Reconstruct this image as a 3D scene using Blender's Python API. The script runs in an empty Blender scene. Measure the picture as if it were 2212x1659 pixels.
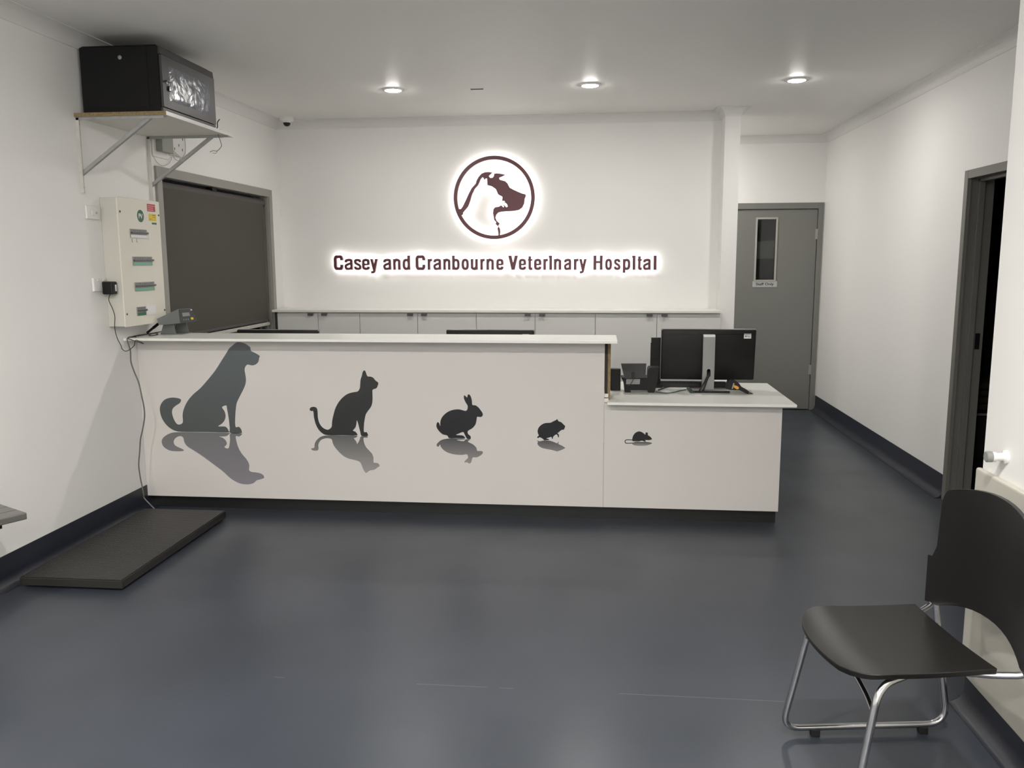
import bpy, bmesh, math, random
import numpy as np
from mathutils import Vector, Matrix
from mathutils.geometry import tessellate_polygon

random.seed(3)
S = bpy.context.scene
COL = S.collection

# ------------------------------------------------------------------ camera
CAM_H = 1.54
F_PX = 1808.85
W_PX, H_PX = 2212.0, 1659.0
R_ = Vector((0.99483833, 0.10139882, -0.00386863))
U_ = Vector((-0.01099517, 0.14561878, 0.98927968))
F_ = Vector((-0.10087514, 0.98413081, -0.14598205))
EYE = Vector((0, 0, CAM_H))
cam_data = bpy.data.cameras.new('camera')
cam = bpy.data.objects.new('camera', cam_data)
COL.objects.link(cam)
cam_data.sensor_width = 36.0
cam_data.lens = 36.0 * F_PX / W_PX
cam_data.clip_start = 0.05
cam.matrix_world = Matrix(((R_.x, U_.x, -F_.x, EYE.x), (R_.y, U_.y, -F_.y, EYE.y), (R_.z, U_.z, -F_.z, EYE.z), (0, 0, 0, 1)))
S.camera = cam

# ------------------------------------------------------------------ world, exposure, lights
w = bpy.data.worlds.new('World'); S.world = w; w.use_nodes = True
bg = w.node_tree.nodes['Background']
bg.inputs[0].default_value = (0.6, 0.65, 0.8, 1); bg.inputs[1].default_value = 0.01   # night outside
S.view_settings.view_transform = 'Standard'
S.view_settings.look = 'None'
S.view_settings.gamma = 1.0
S.view_settings.use_curve_mapping = False
S.view_settings.exposure = 0.72
LAMP_STRENGTH = 200.0
LAMP_REAR = 780.0            # unseen rows behind the viewer, packed denser and brightened to lift the left wall
#        # downlight diffusers
LAMP_COLOR = (1.0, 0.968, 0.92)
HALO_STRENGTH = 6.5          # LED backs of the sign letters
# the ceiling lamps themselves are built in downlight() below at these places
LAMPS = [(-1.47, 6.1), (-0.07, 6.1), (1.33, 6.1), (0.62, 8.15)] + [(x, y) for y in (1.3, -1.1, -3.5) for x in (-2.2, -0.8, 0.5)]

# ------------------------------------------------------------------ room numbers (metres)
XL, XR, YB, YD, YF, HC = -2.812, 2.243, 7.321, 8.794, 4.86, 2.75
NX, NY = 1.294, 2.89            # near right wall
PX0, PX1, PY = 1.004, 1.127, 7.11   # partition end
YREAR, XALC = -4.6, -4.4

def at(px, py, axis, val):
    """pixel of the photograph -> point on a plane of the room"""
    d = R_ * ((px - W_PX / 2) / F_PX) - U_ * ((py - H_PX / 2) / F_PX) + F_
    k = 'xyz'.index(axis)
    t = (val - EYE[k]) / d[k]
    return EYE + d * t

# ------------------------------------------------------------------ materials
def srgb(c):
    c = c / 255.0
    return c / 12.92 if c <= 0.04045 else ((c + 0.055) / 1.055) ** 2.4
def C8(r, g, b): return (srgb(r), srgb(g), srgb(b), 1)

def mat(name, col, rough=0.5, metal=0.0, spec=0.5, bump=0.0, bscale=60.0, var=0.0, vscale=4.0, coat=0.0):
    m = bpy.data.materials.new(name); m.use_nodes = True
    nt = m.node_tree; p = nt.nodes['Principled BSDF']
    p.inputs['Base Color'].default_value = col
    p.inputs['Roughness'].default_value = rough
    p.inputs['Metallic'].default_value = metal
    p.inputs['Specular IOR Level'].default_value = spec
    if coat: p.inputs['Coat Weight'].default_value = coat; p.inputs['Coat Roughness'].default_value = 0.08
    tc = nt.nodes.new('ShaderNodeTexCoord')
    if var > 0:
        n = nt.nodes.new('ShaderNodeTexNoise'); n.inputs['Scale'].default_value = vscale; n.inputs['Detail'].default_value = 4
        r = nt.nodes.new('ShaderNodeValToRGB')
        r.color_ramp.elements[0].position = 0.3; r.color_ramp.elements[1].position = 0.7
        r.color_ramp.elements[0].color = tuple(max(0, c * (1 - var)) for c in col[:3]) + (1,)
        r.color_ramp.elements[1].color = tuple(min(1, c * (1 + var)) for c in col[:3]) + (1,)
        nt.links.new(tc.outputs['Object'], n.inputs['Vector'])
        nt.links.new(n.outputs['Fac'], r.inputs['Fac']); nt.links.new(r.outputs['Color'], p.inputs['Base Color'])
    if bump > 0:
        n2 = nt.nodes.new('ShaderNodeTexNoise'); n2.inputs['Scale'].default_value = bscale; n2.inputs['Detail'].default_value = 3
        b = nt.nodes.new('ShaderNodeBump'); b.inputs['Strength'].default_value = bump; b.inputs['Distance'].default_value = 0.002
        nt.links.new(tc.outputs['Object'], n2.inputs['Vector'])
        nt.links.new(n2.outputs['Fac'], b.inputs['Height']); nt.links.new(b.outputs['Normal'], p.inputs['Normal'])
    return m

def emit(name, col, strength):
    m = bpy.data.materials.new(name); m.use_nodes = True
    nt = m.node_tree; nt.nodes.clear()
    e = nt.nodes.new('ShaderNodeEmission'); o = nt.nodes.new('ShaderNodeOutputMaterial')
    e.inputs[0].default_value = tuple(col) + (1,); e.inputs[1].default_value = strength
    nt.links.new(e.outputs[0], o.inputs[0])
    return m

def glass(name, tint):
    m = bpy.data.materials.new(name); m.use_nodes = True
    p = m.node_tree.nodes['Principled BSDF']
    p.inputs['Base Color'].default_value = tint
    p.inputs['Transmission Weight'].default_value = 1.0
    p.inputs['Roughness'].default_value = 0.02
    p.inputs['IOR'].default_value = 1.45
    return m

def print_mat(name, top, bottom, rough=0.25):
    """printed artwork: ink fades from the top to the foot of the print"""
    m = bpy.data.materials.new(name); m.use_nodes = True
    nt = m.node_tree; p = nt.nodes['Principled BSDF']
    tc = nt.nodes.new('ShaderNodeTexCoord'); sx = nt.nodes.new('ShaderNodeSeparateXYZ'); r = nt.nodes.new('ShaderNodeValToRGB')
    r.color_ramp.elements[0].color = bottom; r.color_ramp.elements[1].color = top
    nt.links.new(tc.outputs['Generated'], sx.inputs[0]); nt.links.new(sx.outputs['Z'], r.inputs['Fac'])
    nt.links.new(r.outputs['Color'], p.inputs['Base Color'])
    p.inputs['Roughness'].default_value = rough
    return m

M = {}
M['wall'] = mat('wall_paint', (0.87, 0.86, 0.84, 1), 0.6, bump=0.04, bscale=180)
M['ceiling'] = mat('ceiling_paint', (0.87, 0.86, 0.835, 1), 0.5, spec=0.25, bump=0.02, bscale=140)
M['cornice'] = mat('cornice_paint', (0.78, 0.77, 0.75, 1), 0.5)
M['grey_paint'] = mat('grey_gloss_paint', C8(124, 124, 120), 0.35, bump=0.05, bscale=90)
M['dark_grey_paint'] = mat('dark_grey_paint', C8(112, 110, 105), 0.4, bump=0.05, bscale=90)
M['cove'] = mat('cove_vinyl', C8(40, 43, 53), 0.38, bump=0.05, bscale=160, var=0.06)
M['panel'] = mat('acrylic_panel', (0.66, 0.635, 0.61, 1), 0.16, spec=0.4)
M['laminate'] = mat('white_laminate', (0.83, 0.83, 0.79, 1), 0.3)
M['laminate_edge'] = mat('laminate_edge', (0.76, 0.75, 0.71, 1), 0.4)
M['cab'] = mat('cabinet_laminate', (0.72, 0.71, 0.69, 1), 0.45)
M['kick'] = mat('black_kick_laminate', C8(24, 26, 26), 0.45)
M['mdf'] = mat('raw_particle_board', C8(140, 122, 88), 0.8, bump=0.3, bscale=300, var=0.25, vscale=90)
M['gap'] = mat('shadow_gap_tone', C8(48, 43, 40), 0.8)  # shade of the slot at the counter end, given as colour
M['black'] = mat('black_plastic', C8(15, 15, 15), 0.45, spec=0.35, bump=0.05, bscale=300)
M['black_soft'] = mat('black_satin_plastic', C8(13, 13, 14), 0.55, spec=0.35, bump=0.08, bscale=300)
M['black_gloss'] = mat('black_gloss_edge', C8(16, 16, 17), 0.15)
M['silver'] = mat('silver_plastic', C8(150, 151, 148), 0.35, metal=0.35)
M['white_plastic'] = mat('white_plastic', (0.82, 0.81, 0.79, 1), 0.25)
M['sticker'] = mat('white_sticker', (0.8, 0.8, 0.8, 1), 0.5)
M['ink'] = mat('dark_ink', C8(40, 42, 44), 0.6)
M['maroon'] = mat('maroon_sign_face', C8(92, 42, 52), 0.35)
M['led'] = emit('sign_led', (1.0, 0.96, 0.92), HALO_STRENGTH)
M['lamp'] = emit('lamp_diffuser', LAMP_COLOR, LAMP_STRENGTH)
M['lamp_passage'] = emit('passage_lamp_diffuser', LAMP_COLOR, 400.0)
M['lamp_rear'] = emit('bright_lamp_diffuser', LAMP_COLOR, LAMP_REAR)
M['chrome'] = mat('chrome_tube', (0.62, 0.62, 0.64, 1), 0.16, metal=1.0)
M['seat'] = mat('black_seat_plastic', C8(21, 20, 18), 0.36, bump=0.06, bscale=500)
M['steel'] = mat('brushed_steel', C8(140, 138, 134), 0.38, metal=0.75, bump=0.05, bscale=200)
M['box_cream'] = mat('cream_powder_coat', C8(228, 224, 212), 0.45)
M['red'] = mat('red_label', C8(176, 52, 66), 0.5)
M['pink'] = mat('pale_red_print', C8(220, 140, 145), 0.5)
M['yellow'] = mat('yellow_label', C8(226, 196, 62), 0.5)
M['green'] = mat('green_label', C8(46, 104, 78), 0.5)
M['mint'] = mat('mint_strip', C8(120, 178, 150), 0.45)
M['breaker'] = mat('breaker_grey', C8(150, 150, 148), 0.4)
M['lever'] = mat('breaker_lever', C8(86, 86, 90), 0.4)
M['rack_side'] = mat('black_rack_steel', C8(9, 9, 10), 0.6, spec=0.3, bump=0.05, bscale=300)
M['rack_front'] = mat('charcoal_rack_steel', C8(66, 64, 65), 0.42, metal=0.2)
M['galv'] = mat('galvanised_bracket', C8(168, 168, 166), 0.5, metal=0.35, var=0.08, vscale=30)
M['white_metal'] = mat('white_painted_bracket', C8(205, 200, 195), 0.5, var=0.05, vscale=40)
M['shelf_white'] = mat('white_shelf_board', C8(225, 222, 214), 0.5)
M['blind'] = mat('charcoal_blind_fabric', C8(80, 76, 70), 0.85, bump=0.2, bscale=900)
M['blind_tube'] = mat('charcoal_blind_roll', C8(84, 80, 78), 0.7)
M['frame_grey'] = mat('grey_window_frame', C8(150, 148, 142), 0.4)
M['sill'] = mat('pale_sill', C8(196, 194, 186), 0.4)
M['glass_dark'] = glass('window_glass', (0.75, 0.78, 0.8, 1))
M['pane_dark'] = mat('dark_pane', C8(30, 30, 29), 0.12)
M['paper_grey'] = mat('grey_sheet', C8(96, 96, 90), 0.6, var=0.08, vscale=12)
M['indicator'] = mat('grey_indicator_case', C8(104, 108, 106), 0.5)
M['indicator_face'] = mat('dark_keypad', C8(70, 74, 74), 0.4)
M['lcd'] = mat('pale_lcd', C8(135, 138, 138), 0.25)
M['cable'] = mat('black_cable', C8(38, 37, 36), 0.5)
M['cable_grey'] = mat('grey_cable', C8(104, 100, 96), 0.5)
M['cable_white'] = mat('white_cable', C8(190, 186, 178), 0.5)
M['cable_green'] = mat('green_cable', C8(40, 84, 70), 0.5)
M['orange'] = mat('amber_trigger', C8(226, 160, 52), 0.35)
M['green_card'] = mat('dark_green_card', C8(34, 62, 56), 0.5)
M['bumper'] = mat('pale_wall_guard', C8(196, 193, 182), 0.35)
M['dim'] = mat('unlit_room_shade', C8(52, 52, 50), 0.7)  # lack of light in the unlit rooms, put into the wall colour
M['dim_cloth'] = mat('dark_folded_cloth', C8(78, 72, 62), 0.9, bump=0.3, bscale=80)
M['rubber'] = mat('black_rubber', C8(15, 15, 15), 0.7)

def floor_material():
    m = bpy.data.materials.new('blue_grey_vinyl'); m.use_nodes = True
    nt = m.node_tree; L = nt.links; p = nt.nodes['Principled BSDF']
    tc = nt.nodes.new('ShaderNodeTexCoord')
    n = nt.nodes.new('ShaderNodeTexNoise'); n.inputs['Scale'].default_value = 1.6; n.inputs['Detail'].default_value = 6
    r = nt.nodes.new('ShaderNodeValToRGB')
    r.color_ramp.elements[0].position = 0.35; r.color_ramp.elements[0].color = C8(54, 59, 67)
    r.color_ramp.elements[1].position = 0.7; r.color_ramp.elements[1].color = C8(62, 67, 76)
    L.new(tc.outputs['Object'], n.inputs['Vector']); L.new(n.outputs['Fac'], r.inputs['Fac'])
    # welded seam across the sheet vinyl, worn pale in places
    sx = nt.nodes.new('ShaderNodeSeparateXYZ'); L.new(tc.outputs['Object'], sx.inputs[0])
    a = nt.nodes.new('ShaderNodeMath'); a.operation = 'SUBTRACT'; a.inputs[1].default_value = 0.336; L.new(sx.outputs['Y'], a.inputs[0])
    b = nt.nodes.new('ShaderNodeMath'); b.operation = 'ABSOLUTE'; L.new(a.outputs[0], b.inputs[0])
    c = nt.nodes.new('ShaderNodeMath'); c.operation = 'LESS_THAN'; c.inputs[1].default_value = 0.0013; L.new(b.outputs[0], c.inputs[0])
    n3 = nt.nodes.new('ShaderNodeTexNoise'); n3.inputs['Scale'].default_value = 2.6; L.new(tc.outputs['Object'], n3.inputs['Vector'])
    g = nt.nodes.new('ShaderNodeMath'); g.operation = 'GREATER_THAN'; g.inputs[1].default_value = 0.56; L.new(n3.outputs['Fac'], g.inputs[0])
    h = nt.nodes.new('ShaderNodeMath'); h.operation = 'MULTIPLY'; L.new(c.outputs[0], h.inputs[0]); L.new(g.outputs[0], h.inputs[1])
    mx = nt.nodes.new('ShaderNodeMix'); mx.data_type = 'RGBA'
    L.new(h.outputs[0], mx.inputs['Factor']); L.new(r.outputs['Color'], mx.inputs['A']); mx.inputs['B'].default_value = C8(112, 113, 116)
    L.new(mx.outputs['Result'], p.inputs['Base Color'])
    n2 = nt.nodes.new('ShaderNodeTexNoise'); n2.inputs['Scale'].default_value = 3.0; n2.inputs['Detail'].default_value = 8
    mr = nt.nodes.new('ShaderNodeMapRange'); mr.inputs['To Min'].default_value = 0.24; mr.inputs['To Max'].default_value = 0.4
    L.new(tc.outputs['Object'], n2.inputs['Vector']); L.new(n2.outputs['Fac'], mr.inputs['Value']); L.new(mr.outputs['Result'], p.inputs['Roughness'])
    n4 = nt.nodes.new('ShaderNodeTexNoise'); n4.inputs['Scale'].default_value = 260
    bp = nt.nodes.new('ShaderNodeBump'); bp.inputs['Strength'].default_value = 0.06; bp.inputs['Distance'].default_value = 0.001
    L.new(tc.outputs['Object'], n4.inputs['Vector']); L.new(n4.outputs['Fac'], bp.inputs['Height']); L.new(bp.outputs['Normal'], p.inputs['Normal'])
    p.inputs['Specular IOR Level'].default_value = 0.5
    return m
M['floor'] = floor_material()

def mat_rubber_pips():
    m = bpy.data.materials.new('pebbled_rubber_mat'); m.use_nodes = True
    nt = m.node_tree; p = nt.nodes['Principled BSDF']
    p.inputs['Base Color'].default_value = C8(42, 41, 38); p.inputs['Roughness'].default_value = 0.42
    tc = nt.nodes.new('ShaderNodeTexCoord'); v = nt.nodes.new('ShaderNodeTexVoronoi'); v.inputs['Scale'].default_value = 55
    v.inputs['Randomness'].default_value = 0.15
    b = nt.nodes.new('ShaderNodeBump'); b.inputs['Strength'].default_value = 0.8; b.inputs['Distance'].default_value = 0.004; b.invert = True
    nt.links.new(tc.outputs['Object'], v.inputs['Vector']); nt.links.new(v.outputs['Distance'], b.inputs['Height'])
    nt.links.new(b.outputs['Normal'], p.inputs['Normal'])
    return m
M['pips'] = mat_rubber_pips()

def mat_film():
    m = bpy.data.materials.new('wrinkled_protective_film'); m.use_nodes = True
    nt = m.node_tree; p = nt.nodes['Principled BSDF']
    p.inputs['Base Color'].default_value = C8(112, 116, 126); p.inputs['Roughness'].default_value = 0.16
    tc = nt.nodes.new('ShaderNodeTexCoord')
    n = nt.nodes.new('ShaderNodeTexNoise'); n.inputs['Scale'].default_value = 7; n.inputs['Detail'].default_value = 5; n.inputs['Distortion'].default_value = 2.5
    b = nt.nodes.new('ShaderNodeBump'); b.inputs['Strength'].default_value = 0.35; b.inputs['Distance'].default_value = 0.015
    nt.links.new(tc.outputs['Object'], n.inputs['Vector']); nt.links.new(n.outputs['Fac'], b.inputs['Height'])
    nt.links.new(b.outputs['Normal'], p.inputs['Normal'])
    return m
M['film'] = mat_film()

# ------------------------------------------------------------------ mesh helpers (all in world metres)
class MB:
    def __init__(s): s.bm = bmesh.new()
    def box(s, lo, hi, bev=0.0, seg=2):
        lo = [min(a, b) for a, b in zip(lo, hi)] if True else lo; return s._box(lo, hi, bev, seg)
    def _box(s, lo, hi, bev, seg):
        r = bmesh.ops.create_cube(s.bm, size=1.0)
        vs = r['verts']
        c = [(a + b) / 2 for a, b in zip(lo, hi)]; d = [abs(b - a) for a, b in zip(lo, hi)]
        for v in vs: v.co = Vector((c[0] + v.co.x * d[0], c[1] + v.co.y * d[1], c[2] + v.co.z * d[2]))
        if bev > 0:
            es = list({e for v in vs for e in v.link_edges})
            bmesh.ops.bevel(s.bm, geom=es, offset=bev, segments=seg, affect='EDGES', profile=0.5)
        return s
    def hexa(s, pts, bev=0.0):
        """8 points: bottom ring of 4, then top ring of 4"""
        v = [s.bm.verts.new(Vector(p)) for p in pts]
        f = [(0, 1, 2, 3), (4, 5, 6, 7), (0, 1, 5, 4), (1, 2, 6, 5), (2, 3, 7, 6), (3, 0, 4, 7)]
        for q in f: s.bm.faces.new([v[i] for i in q])
        if bev > 0:
            bmesh.ops.recalc_face_normals(s.bm, faces=s.bm.faces)
            es = list({e for x in v for e in x.link_edges})
            bmesh.ops.bevel(s.bm, geom=es, offset=bev, segments=2, affect='EDGES', profile=0.5)
        return s
    def prism(s, poly, fn, d0, d1, holes=(), bev=0.0):
        """2-D outline (u,v) pushed from depth d0 to d1 through fn(u,v,d)"""
        loops = [poly] + list(holes)
        flat = [q for lp in loops for q in lp]
        tris = tessellate_polygon([[Vector((a, b, 0)) for a, b in lp] for lp in loops])
        A = [s.bm.verts.new(Vector(fn(a, b, d0))) for a, b in flat]
        B = [s.bm.verts.new(Vector(fn(a, b, d1))) for a, b in flat]
        for t in tris:
            try: s.bm.faces.new([A[i] for i in t]); s.bm.faces.new([B[i] for i in reversed(t)])
            except ValueError: pass
        k = 0
        for lp in loops:
            n = len(lp)
            for i in range(n):
                j = (i + 1) % n
                try: s.bm.faces.new([A[k + i], A[k + j], B[k + j], B[k + i]])
                except ValueError: pass
            k += n
        return s
    def tube(s, pts, r, n=10, caps=True):
        P = [Vector(p) for p in pts]
        t0 = (P[1] - P[0]).normalized()
        nrm = t0.orthogonal().normalized(); rings = []
        for i, p in enumerate(P):
            if i == 0: t = t0
            elif i == len(P) - 1: t = (P[i] - P[i - 1]).normalized()
            else: t = ((P[i + 1] - P[i]).normalized() + (P[i] - P[i - 1]).normalized()).normalized()
            nrm = (nrm - t * nrm.dot(t)).normalized(); bn = t.cross(nrm)
            rr = r[i] if isinstance(r, (list, tuple)) else r
            rings.append([s.bm.verts.new(p + (nrm * math.cos(a) + bn * math.sin(a)) * rr) for a in [2 * math.pi * k / n for k in range(n)]])
        for a, b in zip(rings, rings[1:]):
            for k in range(n): s.bm.faces.new([a[k], a[(k + 1) % n], b[(k + 1) % n], b[k]])
        if caps: s.bm.faces.new(rings[0]); s.bm.faces.new(rings[-1])
        return s
    def lathe(s, c, axis, prof, n=32):
        """profile of (radius, distance along axis) turned about the axis through c"""
        ax = Vector(axis).normalized(); u = ax.orthogonal().normalized(); v = ax.cross(u); c = Vector(c); rings = []
        for r, h in prof:
            if r < 1e-6: rings.append([s.bm.verts.new(c + ax * h)])
            else: rings.append([s.bm.verts.new(c + ax * h + (u * math.cos(a) + v * math.sin(a)) * r) for a in [2 * math.pi * k / n for k in range(n)]])
        for a, b in zip(rings, rings[1:]):
            if len(a) == 1 and len(b) == 1: continue
            for k in range(n):
                q = [a[k % len(a)], a[(k + 1) % len(a)], b[(k + 1) % len(b)], b[k % len(b)]]
                q2 = []
                for x in q:
                    if x not in q2: q2.append(x)
                if len(q2) > 2: s.bm.faces.new(q2)
        for rg in (rings[0], rings[-1]):
            if len(rg) > 2: s.bm.faces.new(rg)
        return s
    def cyl(s, a, b, r, n=20):
        a = Vector(a); b = Vector(b); return s.lathe(a, b - a, [(r, 0), (r, (b - a).length)], n)
    def grid(s, rows, thick, close=True):
        """rows: list of lists of (front point, back point)"""
        F = [[s.bm.verts.new(Vector(p[0])) for p in r] for r in rows]; B = [[s.bm.verts.new(Vector(p[1])) for p in r] for r in rows]
        n, m = len(rows), len(rows[0])
        for i in range(n - 1):
            for j in range(m - 1):
                s.bm.faces.new([F[i][j], F[i][j + 1], F[i + 1][j + 1], F[i + 1][j]])
                s.bm.faces.new([B[i][j], B[i + 1][j], B[i + 1][j + 1], B[i][j + 1]])
        for i in range(n - 1):
            for j in (0, m - 1): s.bm.faces.new([F[i][j], F[i + 1][j], B[i + 1][j], B[i][j]])
        for j in range(m - 1):
            for i in (0, n - 1): s.bm.faces.new([F[i][j], F[i][j + 1], B[i][j + 1], B[i][j]])
        return s
    def build(s, name, material, parent=None, smooth=False, extra=None):
        bmesh.ops.recalc_face_normals(s.bm, faces=s.bm.faces)
        if smooth:
            for f in s.bm.faces: f.smooth = True
        if parent is None:
            vs = [v.co for v in s.bm.verts]
            org = Vector(((min(v.x for v in vs) + max(v.x for v in vs)) / 2, (min(v.y for v in vs) + max(v.y for v in vs)) / 2, min(v.z for v in vs)))
        else:
            r = parent
            while r.parent: r = r.parent
            org = r.location.copy()
        bmesh.ops.translate(s.bm, verts=s.bm.verts, vec=-org)
        me = bpy.data.meshes.new(name)
        mats = material if isinstance(material, (list, tuple)) else [material]
        for x in mats: me.materials.append(x)
        if extra: extra(s.bm)
        s.bm.to_mesh(me); s.bm.free()
        if smooth:
            try: me.set_sharp_from_angle(angle=math.radians(38))
            except Exception: pass
        o = bpy.data.objects.new(name, me); COL.objects.link(o)
        if parent is None: o.location = org
        else: o.parent = parent
        return o

def thing(name, label, cat, loc, group=None):
    o = bpy.data.objects.new(name, None); COL.objects.link(o)
    o.empty_display_size = 0.05
    o.location = loc; o['label'] = label; o['category'] = cat
    if group: o['group'] = group
    return o
def tag(o, label, cat, group=None):
    o['label'] = label; o['category'] = cat
    if group: o['group'] = group
    return o
def struct(name, mb, m, parent=None, smooth=False):
    o = mb.build(name, m, parent, smooth)
    if parent is None: o['kind'] = 'structure'
    return o

def smooth_path(P, n=6, closed=False):
    P = [Vector(p) for p in P]; out = []
    N = len(P)
    for i in range(N if closed else N - 1):
        if closed: a, b, c, d = P[(i - 1) % N], P[i], P[(i + 1) % N], P[(i + 2) % N]
        else: a, b, c, d = P[max(i - 1, 0)], P[i], P[i + 1], P[min(i + 2, N - 1)]
        for k in range(n):
            t = k / n
            out.append(0.5 * ((2 * b) + (c - a) * t + (2 * a - 5 * b + 4 * c - d) * t * t + (3 * b - a - 3 * c + d) * t ** 3))
    if not closed: out.append(P[-1])
    return out
def fillet(P, r, n=6):
    P = [Vector(p) for p in P]; out = [P[0]]
    for i in range(1, len(P) - 1):
        rr = r[i] if isinstance(r, (list, tuple)) else r
        a = (P[i - 1] - P[i]); b = (P[i + 1] - P[i])
        q = min(rr, a.length * 0.49, b.length * 0.49)
        A = P[i] + a.normalized() * q; B = P[i] + b.normalized() * q
        for k in range(n + 1):
            t = k / n
            out.append(A * (1 - t) ** 2 + P[i] * 2 * t * (1 - t) + B * t * t)
    out.append(P[-1]); return out
def closed2(P, n=4):
    return [(q.x, q.y) for q in smooth_path([(a, b, 0) for a, b in P], n, True)]
def wallfn(x0, z0): return lambda u, v, d: (u, d, v)

def text_mesh(s, offset=0.0):
    cu = bpy.data.curves.new('t', 'FONT'); cu.body = s; cu.size = 1.0; cu.offset = offset; cu.resolution_u = 6
    o = bpy.data.objects.new('t', cu); COL.objects.link(o)
    dg = bpy.context.evaluated_depsgraph_get(); dg.update()
    me = bpy.data.meshes.new_from_object(o.evaluated_get(dg))
    V = [(v.co.x, v.co.y) for v in me.vertices]; Fc = [tuple(p.vertices) for p in me.polygons]
    bpy.data.objects.remove(o); bpy.data.curves.remove(cu); bpy.data.meshes.remove(me)
    return V, Fc
def add_text(mb, s, fn, x0, x1, base, size, d0, d1, offset=0.0, tm=None):
    """lay a word from x0 to x1 with its baseline at v=base, pushed from d0 to d1"""
    V, Fc = tm or text_mesh(s, offset)
    a = min(v[0] for v in V); b = max(v[0] for v in V); k = (x1 - x0) / (b - a)
    Q = [(x0 + (v[0] - a) * k, base + v[1] * size) for v in V]
    A = [mb.bm.verts.new(Vector(fn(u, v, d0))) for u, v in Q]; B = [mb.bm.verts.new(Vector(fn(u, v, d1))) for u, v in Q]
    cnt = {}
    for f in Fc:
        for i in range(len(f)):
            e = (f[i], f[(i + 1) % len(f)]); key = tuple(sorted(e)); cnt.setdefault(key, []).append(e)
        try: mb.bm.faces.new([A[i] for i in f]); mb.bm.faces.new([B[i] for i in reversed(f)])
        except ValueError: pass
    for k2, e in cnt.items():
        if len(e) == 1:
            i, j = e[0]
            try: mb.bm.faces.new([A[i], A[j], B[j], B[i]])
            except ValueError: pass

# ================================================================== SETTING
struct('floor', MB().box((XALC, YREAR, -0.1), (4.8, 9.6, 0)), M['floor'])
struct('ceiling', MB().box((XALC, YREAR, HC), (4.8, 9.6, HC + 0.1)), M['ceiling'])

# left wall with the window opening
WY0, WY1, WZ0, WZ1 = 5.262, 7.045, 0.12, 2.082
b = MB()
b.box((XL - 0.16, 3.48, 0), (XL, WY0 - 0.02, HC)); b.box((XL - 0.16, WY1 + 0.02, 0), (XL, YB + 0.2, HC))
b.box((XL - 0.16, WY0 - 0.02, WZ1 + 0.02), (XL, WY1 + 0.02, HC)); b.box((XL - 0.16, WY0 - 0.02, 0), (XL, WY1 + 0.02, WZ0))
b.box((XALC, 3.48, 0), (XL - 0.16, 3.58, HC))
struct('wall_left', b, M['wall'])
struct('wall_alcove', MB().box((XALC - 0.1, YREAR, 0), (XALC, 3.58, HC)), M['wall'])
struct('wall_rear', MB().box((XALC - 0.1, YREAR - 0.1, 0), (NX + 1.0, YREAR, HC)), M['wall'])
struct('wall_back', MB().box((XL - 0.16, YB, 0), (PX0, YB + 0.15, HC)), M['wall'])
struct('wall_partition', MB().box((PX0, PY, 0), (PX1, YB + 0.15, HC)), M['wall'])
struct('wall_passage', MB().box((-1.2, YB + 0.15, 0), (-1.1, YD + 0.12, HC)), M['wall'])
# end wall of the corridor, with the staff door in it
DX0, DX1, DZ = 1.255, 2.182, 2.04
b = MB(); b.box((-1.1, YD, DZ + 0.045), (XR, YD + 0.12, HC)); b.box((-1.1, YD, 0), (DX0 - 0.045, YD + 0.12, DZ + 0.045)); b.box((DX1 + 0.045, YD, 0), (XR, YD + 0.12, DZ + 0.045))
struct('wall_hall', b, M['wall'])
# right wall with the open doorway
RY0, RY1, RZ = 4.60, 5.47, 2.02
b = MB(); b.box((XR, NY, 0), (XR + 0.13, RY0 - 0.02, HC)); b.box((XR, RY1 + 0.02, 0), (XR + 0.13, YD + 0.12, HC)); b.box((XR, RY0 - 0.02, RZ + 0.02), (XR + 0.13, RY1 + 0.02, HC))
struct('wall_right', b, M['wall'])
struct('wall_front_right', MB().box((NX, YREAR, 0), (XR + 0.13, NY, HC)), M['wall'])

# cornices: quarter cove
def cove_profile(s=0.072, n=8):
    pts = [(0, 0), (0, -s)]
    for k in range(n + 1):
        a = math.pi / 2 * k / n
        pts.append((s * (1 - math.cos(a)) * 0.96 + 0.004, -s + s * math.sin(a) * 0.94))
    pts.append((s, 0)); return pts
def cornice(name, p0, p1, out):
    """p0->p1 along the wall foot line of the cornice, out = horizontal direction into the room"""
    p0 = Vector(p0); p1 = Vector(p1); out = Vector(out)
    fn = lambda u, v, d: (p0 + (p1 - p0) * d + out * u + Vector((0, 0, v)))
    struct(name, MB().prism(cove_profile(), fn, 0, 1), M['cornice'])
cornice('trim_1', (XL, 3.48, HC), (XL, YB, HC), (1, 0, 0))
cornice('trim_2', (XL, YB, HC), (PX0, YB, HC), (0, -1, 0))
cornice('trim_3', (XR, NY, HC), (XR, YD, HC), (-1, 0, 0))
cornice('trim_4', (-1.1, YD, HC), (XR, YD, HC), (0, -1, 0))
b = MB(); pr = cove_profile()[1:]
rings = []
for u, v in pr:
    rings.append([b.bm.verts.new(Vector(q)) for q in ((PX0 - u, YB, HC + v), (PX0 - u, PY - u, HC + v), (PX1 + u, PY - u, HC + v), (PX1 + u, YB + 0.15, HC + v))])
for a, c in zip(rings, rings[1:]):
    for k in range(3): b.bm.faces.new([a[k], a[k + 1], c[k + 1], c[k]])
struct('trim_5', b, M['cornice'])

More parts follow.
